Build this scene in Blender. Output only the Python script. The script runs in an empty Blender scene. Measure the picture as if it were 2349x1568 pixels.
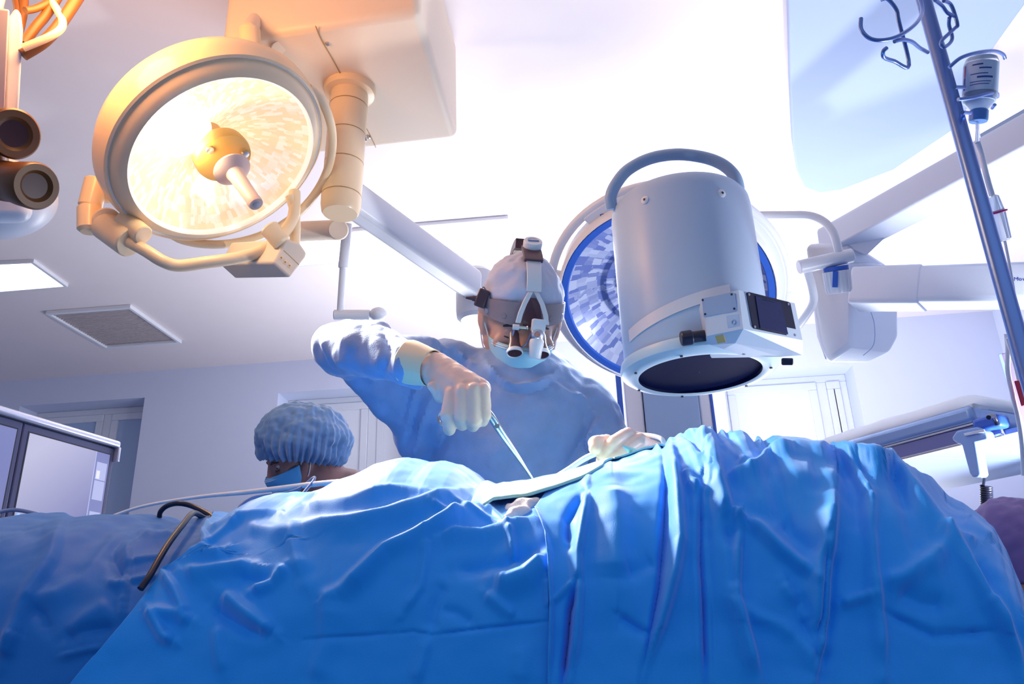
import bpy, bmesh, math, random
import numpy as np
from mathutils import Vector, Matrix, noise
random.seed(7); np.random.seed(7)
SC = bpy.context.scene
COL = SC.collection
PI = math.pi
# ------------------------------------------------------------------ camera
F = 1830.0; CX, CY = 1174.5, 784.0
_Y = np.array([226., -696., -1830.]); _Y /= np.linalg.norm(_Y)
_Z = np.array([-164., 4745., -1830.]); _Z -= _Z.dot(_Y)*_Y; _Z /= np.linalg.norm(_Z)
_X = np.cross(_Y, _Z)
RM = np.array([_X, _Y, _Z])
CAM = np.array([0, 0, .88])
def A(*p): return np.array(p, float)
def nrm(v): v = np.asarray(v, float); return v/np.linalg.norm(v)
def ray(u, v): return RM @ np.array([(u-CX)/F, -(v-CY)/F, -1.])
def W(u, v, d): return CAM + d*ray(u, v)
def pl(u, v, ax, val):
    r = ray(u, v); return CAM + r*((val-CAM[ax])/r[ax])
def onplane(u, v, P0, n):
    r = ray(u, v); return CAM + r*(np.dot(P0-CAM, n)/np.dot(r, n))
def proj(P):
    c = (np.asarray(P)-CAM) @ RM
    return CX+F*c[..., 0]/-c[..., 2], CY-F*c[..., 1]/-c[..., 2], -c[..., 2]
def view_axes(P):
    ez = nrm(CAM-P); r = RM[:, 0]; ex = nrm(r-r.dot(ez)*ez); return ex, np.cross(ez, ex), ez
class Fr:
    def __init__(s, o, ex, ey, ez): s.o, s.x, s.y, s.z = [np.asarray(a, float) for a in (o, ex, ey, ez)]
    def p(s, x, y, z): return s.o+x*s.x+y*s.y+z*s.z
    def d(s, x, y, z): return x*s.x+y*s.y+z*s.z
def frame_z(o, z, hint=(0, 0, 1)):
    z = nrm(z); h = np.asarray(hint, float)
    if abs(np.dot(nrm(h), z)) > .98: h = A(1, 0, 0)
    x = nrm(np.cross(h, z)); return Fr(o, x, np.cross(z, x), z)

cd = bpy.data.cameras.new('camera'); cam = bpy.data.objects.new('camera', cd); COL.objects.link(cam)
cd.sensor_width = 36; cd.lens = 36*F/2349; cd.clip_start = .02
m4 = Matrix(RM.tolist()).to_4x4(); m4.translation = Vector(CAM); cam.matrix_world = m4
SC.camera = cam
SC.view_settings.view_transform = 'Standard'; SC.view_settings.look = 'None'
SC.view_settings.gamma = 1; SC.view_settings.exposure = 0.0; SC.view_settings.use_curve_mapping = False

# ------------------------------------------------------------------ materials
def mat(name, col, rough=.5, metal=0., spec=.5, sheen=0., sss=0., coat=0., emit=None, es=0., alpha=None, trans=0., noise_amt=0., noise_scale=8., bump=0., bump_scale=60.):
    m = bpy.data.materials.new(name); m.use_nodes = True
    nt = m.node_tree; b = nt.nodes['Principled BSDF']
    def s(k, v):
        if k in b.inputs: b.inputs[k].default_value = v
    s('Base Color', (*col, 1)); s('Roughness', rough); s('Metallic', metal); s('Specular IOR Level', spec)
    s('Sheen Weight', sheen); s('Coat Weight', coat); s('Transmission Weight', trans)
    if sss: s('Subsurface Weight', sss); s('Subsurface Scale', .01); s('Subsurface Radius', (1, .4, .25))
    if emit: s('Emission Color', (*emit, 1)); s('Emission Strength', es)
    if alpha is not None: s('Alpha', alpha)
    tc = nt.nodes.new('ShaderNodeTexCoord')
    if noise_amt:
        n = nt.nodes.new('ShaderNodeTexNoise'); n.inputs['Scale'].default_value = noise_scale; n.inputs['Detail'].default_value = 4
        nt.links.new(tc.outputs['Object'], n.inputs['Vector'])
        mx = nt.nodes.new('ShaderNodeMix'); mx.data_type = 'RGBA'
        mx.inputs[6].default_value = (*[c*(1-noise_amt) for c in col], 1); mx.inputs[7].default_value = (*[min(1, c*(1+noise_amt)) for c in col], 1)
        nt.links.new(n.outputs['Fac'], mx.inputs[0]); nt.links.new(mx.outputs[2], b.inputs['Base Color'])
    if bump:
        n2 = nt.nodes.new('ShaderNodeTexNoise'); n2.inputs['Scale'].default_value = bump_scale; n2.inputs['Detail'].default_value = 3
        nt.links.new(tc.outputs['Object'], n2.inputs['Vector'])
        bp = nt.nodes.new('ShaderNodeBump'); bp.inputs['Strength'].default_value = bump; bp.inputs['Distance'].default_value = .002
        nt.links.new(n2.outputs['Fac'], bp.inputs['Height']); nt.links.new(bp.outputs['Normal'], b.inputs['Normal'])
    return m
M = {}
M['wall'] = mat('wall_paint', (.68, .74, .92), .8, noise_amt=.015)
M['ceil'] = mat('ceiling_paint', (.88, .80, .82), .85, noise_amt=.015)  # pink cast of the warm light at left put into the paint colour
M['white'] = mat('white_enamel', (.80, .82, .88), .35)
M['cream'] = mat('cream_enamel', (.92, .68, .42), .32, coat=.2)  # white enamel with the warm light around the lamp put into its colour
M['cream2'] = mat('cream_panel', (.86, .70, .54), .45)  # panel tan carries the same warm light in its colour
M['pink'] = mat('rose_plastic', (.80, .56, .48), .35)
M['amber'] = mat('amber_plate', (.62, .34, .08), .4)
M['seam'] = mat('seam_line', (.45, .27, .10), .6)
M['dark'] = mat('navy_black_plastic', (.012, .014, .04), .35)
M['brownblack'] = mat('brown_black_rubber', (.16, .055, .008), .4)  # black rubber with the orange flare put into its colour
M['brown'] = mat('brown_rubber_cable', (.13, .045, .006), .5)
M['grey'] = mat('blue_grey_enamel', (.30, .44, .66), .4)
M['steel'] = mat('brushed_steel', (.62, .62, .66), .28, metal=1.)
M['polesteel'] = mat('blued_steel', (.16, .27, .62), .3, metal=.85)
M['frame'] = mat('window_frame_white', (.78, .82, .90), .4)
M['pane_l'] = mat('frosted_blind_blue', (.42, .55, .80), .6)
M['pane_r'] = mat('frosted_blind_white', (.82, .86, .94), .6)
M['lightpanel'] = mat('lit_diffuser', (1, 1, 1), .5, emit=(1, .98, .99), es=3.0)
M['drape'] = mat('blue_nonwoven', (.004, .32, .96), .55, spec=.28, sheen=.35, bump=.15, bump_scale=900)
M['drape_d'] = mat('blue_nonwoven_deep', (.003, .165, .58), .58, spec=.2, sheen=.2, bump=.15, bump_scale=900)  # drape blue darkened, shade of the left end put into the colour
M['green'] = mat('pale_green_towel', (.46, .84, .76), .7, sheen=.2, bump=.2, bump_scale=500)
M['gauze'] = mat('white_gauze', (.86, .82, .82), .8, bump=.4, bump_scale=400)
M['gown'] = mat('blue_gown_cloth', (.25, .38, .68), .75, sheen=.3, noise_amt=.18, noise_scale=26, bump=.25, bump_scale=320)
M['cap'] = mat('pale_cap_cloth', (.58, .62, .80), .8, sheen=.3, bump=.2, bump_scale=300)
M['mask'] = mat('aqua_mask_cloth', (.38, .70, .86), .7, sheen=.2)
M['mask_d'] = mat('blue_mask_cloth', (.06, .32, .72), .7)
M['bouffant'] = mat('blue_bouffant_cloth', (.10, .24, .50), .6, sheen=.5)
M['skin'] = mat('skin', (.62, .36, .29), .5, sss=.15, noise_amt=.05, noise_scale=30)
M['skin_d'] = mat('skin_brown', (.30, .155, .15), .5, sss=.1)  # normal skin tone darkened, shade put into the colour
M['glove'] = mat('latex_glove', (.95, .68, .58), .42, sss=.2)
M['cuff'] = mat('latex_cuff', (.95, .79, .56), .45, sss=.15)
M['band'] = mat('taupe_leather', (.32, .25, .27), .5)
M['darkred'] = mat('plum_plastic', (.10, .045, .06), .35)
M['lens'] = mat('dark_lens', (.06, .018, .022), .25, spec=.3)
M['hair'] = mat('dark_brow_hair', (.05, .03, .03), .6)
M['eye'] = mat('eye_dark', (.03, .02, .02), .15)
M['navy'] = mat('navy_cloth', (.04, .06, .30), .8)
M['purple'] = mat('purple_cloth', (.20, .13, .34), .8, sheen=.2)
M['whitetube'] = mat('white_tube', (.80, .84, .92), .3)
M['greytube'] = mat('slate_tube', (.14, .22, .46), .35)
M['black'] = mat('black_rubber', (.008, .008, .03), .35)
M['silverbar'] = mat('silver_bar', (.75, .78, .90), .25, metal=.6)
M['bezel'] = mat('slate_bezel', (.07, .085, .20), .4)
M['screen'] = mat('lit_screen', (.1, .1, .2), .3, emit=(.42, .44, .74), es=.62)
def screen_grad(m):
    nt = m.node_tree; b = nt.nodes['Principled BSDF']; tc = nt.nodes.new('ShaderNodeTexCoord'); sx = nt.nodes.new('ShaderNodeSeparateXYZ'); nt.links.new(tc.outputs['Generated'], sx.inputs[0])
    a = nt.nodes.new('ShaderNodeMath'); a.operation = 'SUBTRACT'; nt.links.new(sx.outputs['Z'], a.inputs[0]); nt.links.new(sx.outputs['X'], a.inputs[1])
    r = nt.nodes.new('ShaderNodeMapRange'); r.inputs['From Min'].default_value = -.85; r.inputs['From Max'].default_value = .7; nt.links.new(a.outputs[0], r.inputs['Value'])
    cr = nt.nodes.new('ShaderNodeValToRGB'); cr.color_ramp.elements[0].color = (.10, .13, .42, 1); cr.color_ramp.elements[1].color = (.74, .74, .95, 1); nt.links.new(r.outputs[0], cr.inputs[0]); nt.links.new(cr.outputs[0], b.inputs['Emission Color'])
screen_grad(M['screen'])
M['pendant'] = mat('pendant_pale_enamel', (.66, .74, .88), .4)
M['screen2'] = mat('lit_screen_panel', (.1, .1, .2), .3, emit=(.50, .55, .84), es=.8)
M['screen3'] = mat('lit_screen_dim', (.1, .1, .2), .3, emit=(.20, .24, .52), es=.7)
M['screenw'] = mat('lit_screen_white', (.1, .1, .2), .3, emit=(.85, .86, 1), es=.9)
M['glow'] = mat('warm_reflector', (.95, .75, .5), .25, emit=(1, .82, .55), es=1.0)
M['blue'] = mat('royal_blue_gasket', (.03, .12, .55), .45)
M['yellow'] = mat('yellow_sticker', (.75, .52, .18), .6)
M['ochre'] = mat('ochre_sticker', (.42, .28, .08), .6)
M['red'] = mat('red_plastic', (.60, .03, .08), .4)
M['magenta'] = mat('magenta_ring', (.45, .01, .20), .4)
M['lettering'] = mat('navy_lettering', (.02, .05, .32), .5)
M['sheet'] = mat('white_sheet', (.78, .86, .94), .8)
M['clear'] = mat('clear_plastic', (.75, .85, .97), .15, trans=.75, spec=.5)
M['liquid'] = mat('bottle_label', (.45, .60, .88), .4)
M['floor'] = mat('floor_vinyl', (.14, .20, .30), .5, noise_amt=.05)

def facet_mat(name, c1, c2, scale, emit=0., ang=24):
    """mirror segments of a reflector: radial / angular checker by object coordinates"""
    m = bpy.data.materials.new(name); m.use_nodes = True; nt = m.node_tree; b = nt.nodes['Principled BSDF']
    uv = nt.nodes.new('ShaderNodeUVMap')
    vo = nt.nodes.new('ShaderNodeTexVoronoi'); vo.inputs['Scale'].default_value = scale; vo.distance = 'CHEBYCHEV'; vo.inputs['Randomness'].default_value = .55
    nt.links.new(uv.outputs[0], vo.inputs['Vector'])
    cr = nt.nodes.new('ShaderNodeValToRGB')
    cr.color_ramp.elements[0].color = (*c1, 1); cr.color_ramp.elements[1].color = (*c2, 1)
    cr.color_ramp.elements[0].position = .35; cr.color_ramp.elements[1].position = .75
    nt.links.new(vo.outputs['Color'], cr.inputs[0]); nt.links.new(cr.outputs[0], b.inputs['Base Color'])
    b.inputs['Roughness'].default_value = .2; b.inputs['Metallic'].default_value = .35
    if emit:
        nt.links.new(cr.outputs[0], b.inputs['Emission Color']); b.inputs['Emission Strength'].default_value = emit
    return m
M['refl_warm'] = facet_mat('lit_faceted_reflector', (.98, .72, .46), (1., .88, .72), 30, emit=.46)
M['refl_blue'] = facet_mat('faceted_reflector', (.20, .26, .60), (.66, .72, .92), 24)

# ------------------------------------------------------------------ object helpers
def thing(name, label, cat, loc=(0, 0, 0), group=None, kind=None):
    o = bpy.data.objects.new(name, None); COL.objects.link(o); o.location = Vector([float(a) for a in loc]); o.empty_display_size = .05
    o['label'] = label; o['category'] = cat
    if group: o['group'] = group
    return o
def tag(o, label, cat, group=None):
    o['label'] = label; o['category'] = cat
    if group: o['group'] = group
    return o
def origin_of(o):
    p = A(0, 0, 0)
    while o is not None: p = p+A(*o.location); o = o.parent
    return p
def link_mesh(name, me, material, parent=None, smooth=True, loc=None):
    """mesh given in world coordinates"""
    if material is not None and not me.materials: me.materials.append(material)
    o = bpy.data.objects.new(name, me); COL.objects.link(o)
    if parent is not None:
        o.parent = parent; off = origin_of(parent)
    else:
        n = len(me.vertices); co = np.empty(n*3); me.vertices.foreach_get('co', co); co = co.reshape(-1, 3)
        off = loc if loc is not None else A((co[:, 0].min()+co[:, 0].max())/2, (co[:, 1].min()+co[:, 1].max())/2, co[:, 2].min())
        o.location = Vector([float(a) for a in off])
    me.transform(Matrix.Translation(-Vector([float(a) for a in off])))
    for p in me.polygons: p.use_smooth = smooth
    if smooth:
        try: me.set_sharp_from_angle(angle=math.radians(38))
        except Exception: pass
    return o
class MB:
    def __init__(s): s.v = []; s.f = []; s.weld = True
    def add(s, vs, fs):
        o = len(s.v); s.v += [tuple(float(c) for c in p) for p in vs]; s.f += [tuple(i+o for i in f) for f in fs]; return o
    def box(s, fr, sx, sy, sz):
        """centred on frame origin, full sizes"""
        s.weld = False
        vs = [fr.p(x*sx/2, y*sy/2, z*sz/2) for x in (-1, 1) for y in (-1, 1) for z in (-1, 1)]
        s.add(vs, [(0, 1, 3, 2), (4, 6, 7, 5), (0, 4, 5, 1), (2, 3, 7, 6), (0, 2, 6, 4), (1, 5, 7, 3)]); return s
    def boxw(s, a, b):
        return s.box(Fr((np.asarray(a)+np.asarray(b))/2, (1, 0, 0), (0, 1, 0), (0, 0, 1)), *(np.abs(np.asarray(b, float)-np.asarray(a, float))))
    def lathe(s, prof, fr, seg=48, a0=0., a1=2*PI, cap=True):
        full = abs(a1-a0-2*PI) < 1e-6; n = seg if full else seg+1; o = len(s.v); vs = []; fs = []
        for r, z in prof:
            for i in range(n):
                a = a0+(a1-a0)*i/seg; vs.append(fr.p(r*math.cos(a), r*math.sin(a), z))
        for j in range(len(prof)-1):
            for i in range(seg):
                k = (i+1) % n if full else i+1
                fs.append((j*n+i, j*n+k, (j+1)*n+k, (j+1)*n+i))
        if cap and full:
            if prof[0][0] > 1e-6: fs.append(tuple(reversed(range(n))))
            if prof[-1][0] > 1e-6: fs.append(tuple((len(prof)-1)*n+i for i in range(n)))
        s.add(vs, fs); return s
    def cyl(s, a, b, r0, r1=None, seg=24, bev=0.):
        r1 = r0 if r1 is None else r1; L = np.linalg.norm(np.asarray(b)-np.asarray(a)); fr = frame_z(a, np.asarray(b)-np.asarray(a))
        if bev: return s.lathe([(r0-bev, 0), (r0, bev), (r1, L-bev), (r1-bev, L)], fr, seg)
        return s.lathe([(r0, 0), (r1, L)], fr, seg)
    def tube(s, pts, r, seg=14, smooth=8, cap=True):
        pts = [np.asarray(p, float) for p in pts]; rs = [r]*len(pts) if np.isscalar(r) else list(r)
        if smooth > 1 and len(pts) > 2:
            P = []; R = []; n = len(pts)
            for i in range(n-1):
                p0 = pts[max(i-1, 0)]; p1 = pts[i]; p2 = pts[i+1]; p3 = pts[min(i+2, n-1)]
                for k in range(smooth):
                    t = k/smooth
                    P.append(.5*((2*p1)+(-p0+p2)*t+(2*p0-5*p1+4*p2-p3)*t*t+(-p0+3*p1-3*p2+p3)*t**3)); R.append(rs[i]+(rs[i+1]-rs[i])*t)
            P.append(pts[-1]); R.append(rs[-1]); pts, rs = P, R
        vs = []; fs = []; x = None; n = len(pts)
        for i in range(n):
            t = nrm(pts[min(i+1, n-1)]-pts[max(i-1, 0)])
            if x is None: x = frame_z(pts[0], t).x
            x = nrm(x-np.dot(x, t)*t); y = np.cross(t, x)
            for k in range(seg):
                a = 2*PI*k/seg; vs.append(pts[i]+rs[i]*(math.cos(a)*x+math.sin(a)*y))
        for i in range(n-1):
            for k in range(seg):
                fs.append((i*seg+k, i*seg+(k+1) % seg, (i+1)*seg+(k+1) % seg, (i+1)*seg+k))
        if cap: fs.append(tuple(reversed(range(seg)))); fs.append(tuple((n-1)*seg+k for k in range(seg)))
        s.add(vs, fs); return s
    def ell(s, fr, rx, ry, rz, seg=24, rings=14):
        vs = []; fs = []
        for j in range(rings+1):
            p = PI*j/rings
            for i in range(seg):
                a = 2*PI*i/seg; vs.append(fr.p(rx*math.sin(p)*math.cos(a), ry*math.sin(p)*math.sin(a), rz*math.cos(p)))
        for j in range(rings):
            for i in range(seg): fs.append((j*seg+i, (j+1)*seg+i, (j+1)*seg+(i+1) % seg, j*seg+(i+1) % seg))
        s.add(vs, fs); return s
    def sph(s, c, r, seg=20, rings=12): return s.ell(Fr(c, (1, 0, 0), (0, 1, 0), (0, 0, 1)), r, r, r, seg, rings)
    def cap(s, a, b, r0, r1=None):
        """round cone for unions"""
        r1 = r0 if r1 is None else r1; a = np.asarray(a); b = np.asarray(b); L = np.linalg.norm(b-a)
        if L < 1e-6: return s.sph(a, r0)
        pr = [(r0*math.sin(t*PI/2/6), -r0*math.cos(t*PI/2/6)) for t in range(7)]+[(r1*math.cos(t*PI/2/6), L+r1*math.sin(t*PI/2/6)) for t in range(7)]
        pr[0] = (1e-5, -r0); pr[-1] = (1e-5, L+r1)
        return s.lathe(pr, frame_z(a, b-a), 20)
    def chain(s, pts, rs):
        for i in range(len(pts)-1): s.cap(pts[i], pts[i+1], rs[i], rs[i+1])
        return s
    def prism(s, poly, off):
        """poly: world points (planar), extruded by vector off"""
        n = len(poly); vs = [np.asarray(p) for p in poly]+[np.asarray(p)+np.asarray(off) for p in poly]
        fs = [tuple(range(n)), tuple(reversed(range(n, 2*n)))]+[(i, i+n, (i+1) % n+n, (i+1) % n) for i in range(n)]
        s.add(vs, fs); return s
    def mesh(s, name='m'):
        me = bpy.data.meshes.new(name); me.from_pydata(s.v, [], s.f); me.update()
        bm = bmesh.new(); bm.from_mesh(me)
        if s.weld: bmesh.ops.remove_doubles(bm, verts=bm.verts, dist=1e-6)
        bmesh.ops.recalc_face_normals(bm, faces=bm.faces); bm.to_mesh(me); bm.free()
        return me
    def build(s, name, material, parent=None, smooth=True, bevel=0., seg=3):
        o = link_mesh(name, s.mesh(name), material, parent, smooth)
        if bevel:
            b = o.modifiers.new('bevel', 'BEVEL'); b.width = bevel; b.segments = seg; b.limit_method = 'ANGLE'; b.angle_limit = math.radians(35)
        return o
def eval_mesh(ob):
    dg = bpy.context.evaluated_depsgraph_get(); dg.update()
    return bpy.data.meshes.new_from_object(ob.evaluated_get(dg))
def fuse(mb, voxel, smooth=6, factor=.5):
    """one continuous surface from overlapping solids"""
    me = mb.mesh('u'); ob = bpy.data.objects.new('u', me); COL.objects.link(ob)
    r = ob.modifiers.new('r', 'REMESH'); r.mode = 'VOXEL'; r.voxel_size = voxel; r.use_smooth_shade = True
    if smooth:
        sm = ob.modifiers.new('s', 'SMOOTH'); sm.factor = factor; sm.iterations = smooth
    out = eval_mesh(ob); bpy.data.objects.remove(ob); bpy.data.meshes.remove(me)
    return out
def get_co(me):
    co = np.empty(len(me.vertices)*3); me.vertices.foreach_get('co', co); return co.reshape(-1, 3)
def get_no(me):
    no = np.empty(len(me.vertices)*3); me.vertices.foreach_get('normal', no); return no.reshape(-1, 3)
def set_co(me, co): me.vertices.foreach_set('co', co.reshape(-1)); me.update()
def resample(poly, n):
    p = np.asarray(poly, float); d = np.r_[0, np.cumsum(np.linalg.norm(np.diff(p, axis=0), axis=1))]; t = np.linspace(0, d[-1], n)
    return np.stack([np.interp(t, d, p[:, k]) for k in range(p.shape[1])], 1)
def ridge_disp(u, v, ridges):
    """sum of fold ridges; each: (polyline px, height m, width left px, width right px)"""
    out = np.zeros_like(u)
    for poly, h, wl, wr in ridges:
        q = np.asarray(poly, float); best = np.full(u.shape, 1e9); sd = np.zeros_like(u); tt = np.zeros_like(u)
        L = np.r_[0, np.cumsum(np.linalg.norm(np.diff(q, axis=0), axis=1))]
        for i in range(len(q)-1):
            a, b = q[i], q[i+1]; ab = b-a; l2 = (ab**2).sum()
            t = np.clip(((u-a[0])*ab[0]+(v-a[1])*ab[1])/l2, 0, 1); dx = u-(a[0]+t*ab[0]); dy = v-(a[1]+t*ab[1]); d = np.hypot(dx, dy)
            sg = np.sign(ab[0]*dy-ab[1]*dx); m = d < best
            best = np.where(m, d, best); sd = np.where(m, sg*d, sd); tt = np.where(m, (L[i]+t*(L[i+1]-L[i]))/L[-1], tt)
        w = np.where(sd > 0, wr, wl)       # positive = right-hand side of travel on screen (down-right for left-to-right)
        taper = np.clip(np.minimum(tt, 1-tt)/.18, .35, 1)
        x = np.abs(sd)/w
        out += h*taper*np.exp(-x**1.8)
    return out
def vnoise(co, scale, seed=0., octv=2):
    o = Vector((seed*7.1, seed*3.3, seed*1.7))
    return np.array([noise.fractal(Vector(p)*scale+o, 1.0, 2.0, octv) for p in co])
def text_mesh(txt, size, fr, depth=.0006):
    """flat lettering: frame x = reading direction, y = up, z = outwards, origin left baseline"""
    c = bpy.data.curves.new('t', 'FONT'); c.body = txt; c.size = size; c.extrude = depth/2; c.resolution_u = 3
    ob = bpy.data.objects.new('t', c); COL.objects.link(ob); me = eval_mesh(ob); bpy.data.objects.remove(ob); bpy.data.curves.remove(c)
    mt = Matrix([[fr.x[i], fr.y[i], fr.z[i], fr.o[i]] for i in range(3)]+[[0, 0, 0, 1]]); me.transform(mt); me.materials.clear(); return me
def struct(name, mb, material, **k):
    o = mb.build(name, material, None, **k); o['kind'] = 'structure'; return o
WX = Fr((0, 0, 0), (1, 0, 0), (0, 1, 0), (0, 0, 1))
# ------------------------------------------------------------------ room
H = 2.95; YB = 5.42; XL, XR = -5.2, 2.78
def wb(u, v): return pl(u, v, 1, YB)
struct('floor', MB().boxw((XL-.2, -3.0, -.1), (XR+.2, YB+.6, 0)), M['floor'], smooth=False)
struct('ceiling', MB().boxw((XL-.2, -1.2, H), (XR+.2, YB+.6, H+.1)), M['ceil'], smooth=False)
# window openings on the back wall: x0, x1, top
wins = []
for (ul, ur, vt) in ((46, 332, 912), (639, 935, 891), (1655, 1958, 846)):
    a = wb(ul, vt+18 if ul < 100 else vt); b = wb(ur, vt); wins.append((a[0], b[0], (a[2]+b[2])/2))
mb = MB(); x = XL; sill = .95
for x0, x1, zt in wins:
    mb.boxw((x, YB, 0), (x0, YB+.3, H)); mb.boxw((x0, YB, zt), (x1, YB+.3, H)); mb.boxw((x0, YB, 0), (x1, YB+.3, sill)); x = x1
mb.boxw((x, YB, 0), (XR, YB+.3, H))
struct('wall_back', mb, M['wall'], smooth=False)
struct('wall_right', MB().boxw((XR, -.2, 0), (XR+.15, YB+.3, H)), M['wall'], smooth=False)
struct('wall_left', MB().boxw((XL-.15, .4, 0), (XL, YB+.3, H)), M['wall'], smooth=False)
for k, (x0, x1, zt) in enumerate(wins):
    yf = YB+.20; w = thing('window_%d' % (k+1), ('grey-blue shuttered window in the left wall recess behind the monitors', 'pale window behind the nurse in the blue cap', 'bright white window at the right behind the drum')[k], 'window', ((x0+x1)/2, yf, sill)); w['kind'] = 'structure'
    del w['category']
    f = MB(); t = .05; zb = sill
    f.boxw((x0, yf, zt-t), (x1, yf+.06, zt)); f.boxw((x0, yf, zb), (x1, yf+.06, zb+t)); f.boxw((x0, yf, zb+t), (x0+t, yf+.06, zt-t)); f.boxw((x1-t, yf, zb+t), (x1, yf+.06, zt-t))
    mid = [.60, .68, .80][k]*(x1-x0)+x0
    f.boxw((mid-.035, yf, zb+t), (mid+.035, yf+.06, zt-t))
    f.build('window_frame', M['frame'], w, bevel=.006)
    for a, b in ((x0+t, mid-.035), (mid+.035, x1-t)):
        s = MB(); q = .055
        s.boxw((a, yf-.012, zt-t-q), (b, yf+.03, zt-t)); s.boxw((a, yf-.012, zb+t), (b, yf+.03, zb+t+q)); s.boxw((a, yf-.012, zb+t+q), (a+q, yf+.03, zt-t-q)); s.boxw((b-q, yf-.012, zb+t+q), (b, yf+.03, zt-t-q))
        so = s.build('sash', M['frame'], w, bevel=.006)
        MB().boxw((a+q, yf+.006, zb+t+q), (b-q, yf+.02, zt-t-q)).build('pane', M['pane_l'] if k == 0 else M['pane_r'], so, smooth=False)
# ------------------------------------------------------------------ ceiling lights, vent, shadow plate
def ceil_panel(name, label, cat, px, group=None):
    P = [pl(u, v, 2, H) for u, v in px]; c = sum(P)/4; t = thing(name, label, cat, (c[0], c[1], H))
    return t, P, c
def inset(P, k):
    c = sum(P)/4; return [c+(p-c)*k for p in P]
def ring(P, Q, z0, dz):
    mb = MB(); n = 4
    vs = [p+A(0, 0, z0) for p in P]+[q+A(0, 0, z0) for q in Q]+[p+A(0, 0, z0+dz) for p in P]+[q+A(0, 0, z0+dz) for q in Q]
    fs = []
    for i in range(4):
        j = (i+1) % 4; fs += [(i, j, j+4, i+4), (i+8, i+12, j+12, j+8), (i, i+8, j+8, j), (i+4, j+4, j+12, i+12)]
    mb.add(vs, fs); return mb
for label, px in (('square lit ceiling panel at the left above the window recess', [(-160, 605), (78, 594), (157, 651), (-85, 671)]),
                  ('long lit ceiling panel behind the surgeon and pendant arm', [(640, 537), (1165, 493), (1175, 565), (650, 606)])):
    t, P, c = ceil_panel('ceiling_light', label, 'ceiling light', px); t['group'] = 'lit ceiling panels'
    ring(P, inset(P, .94), -.02, .02).build('light_frame', M['white'], t, smooth=False)
    MB().prism([p+A(0, 0, -.012) for p in inset(P, .94)], A(0, 0, .01)).build('diffuser', M['lightpanel'], t, smooth=False)
t, P, c = ceil_panel('ceiling_vent', 'square ceiling vent with white frame and grey grille at left', 'vent', [(105, 712), (300, 697), (418, 780), (243, 793)])
ring(P, inset(P, .92), -.025, .025).build('vent_frame', M['white'], t, smooth=False, bevel=.004)
g = MB(); Q = inset(P, .92)
for i in range(26):
    a, b = (i+.1)/26, (i+.82)/26
    g.prism([Q[0]+(Q[3]-Q[0])*a+A(0, 0, -.016), Q[1]+(Q[2]-Q[1])*a+A(0, 0, -.016), Q[1]+(Q[2]-Q[1])*b+A(0, 0, -.01), Q[0]+(Q[3]-Q[0])*b+A(0, 0, -.01)], A(0, 0, .004))
g.build('grille', mat('vent_grille', (.66, .60, .64), .6), t, smooth=False)
# added plate under the ceiling, shaped and coloured as a soft shadow
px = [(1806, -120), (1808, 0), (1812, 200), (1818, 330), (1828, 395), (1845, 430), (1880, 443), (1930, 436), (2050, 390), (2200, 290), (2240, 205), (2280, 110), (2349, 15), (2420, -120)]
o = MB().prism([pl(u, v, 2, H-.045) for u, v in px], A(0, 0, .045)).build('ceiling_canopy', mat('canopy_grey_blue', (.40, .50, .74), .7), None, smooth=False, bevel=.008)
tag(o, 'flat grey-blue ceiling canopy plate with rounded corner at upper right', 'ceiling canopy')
# ------------------------------------------------------------------ left pendant: cover, column, arm, drop pipe
zb = 2.55
a, b, c_ = pl(506, 91, 2, zb), pl(962, 28, 2, zb), pl(1050, 318, 2, zb); d_ = a+(c_-b)
ct = (a+b+c_+d_)/4
pen = thing('ceiling_pendant', 'cream ceiling pendant with square box cover, segmented column and long arm', 'pendant', (ct[0], ct[1], H))
MB().prism([a, b, c_, d_], A(0, 0, H-zb)).build('box_cover', M['cream2'], pen, bevel=.025, seg=4)
def on_cov(u, v): return pl(u, v, 2, zb-.0015)
MB().tube([on_cov(u, v) for u, v in ((724, 60), (738, 92), (760, 130), (782, 172))], .0016, 8).build('cover_seam', M['seam'], pen)
MB().tube([on_cov(u, v) for u, v in ((838, 290), (850, 312), (862, 338))], .0014, 8).build('cover_seam', M['seam'], pen)
for u, v in ((752, 100), (846, 314)):
    p = on_cov(u, v); MB().lathe([(.001, -.006), (.005, -.005), (.007, 0), (.007, .004)], Fr(p, (1, 0, 0), (0, 1, 0), (0, 0, 1)), 16).build('cover_screw', M['steel'], pen)
top = pl(803, 205, 2, zb); dY = top[1]
bot = pl(781, 480, 1, dY); axis = nrm(bot-top); cf = frame_z(top, axis, (0, 1, 0)); Lc = np.linalg.norm(bot-top)
dd = proj(top)[2]; r = 43*dd/F
MB().lathe([(r*1.36, -.012), (r*1.38, .008), (r*1.3, .02), (r*1.0, .024)], cf, 48).build('flange', M['cream'], pen)
segs = [0, .16, .40, .64, .90, 1.0]
prof = [(r*.98, .0)]
for s in segs[1:-1]:
    z = Lc*s; prof += [(r, z-.006), (r, z-.002), (r*.975, z-.001), (r*.975, z+.001), (r*1.0, z+.002), (r*1.0, z+.006)]
prof += [(r, Lc*.97), (r*.93, Lc*1.02), (r*.85, Lc*1.035)]
MB().lathe(prof, cf, 56).build('column', M['cream'], pen)
for s in segs[1:-1]:
    MB().lathe([(r*1.002, Lc*s-.0012), (r*1.004, Lc*s), (r*1.002, Lc*s+.0012)], cf, 56, cap=False).build('column_seam', M['seam'], pen)
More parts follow.
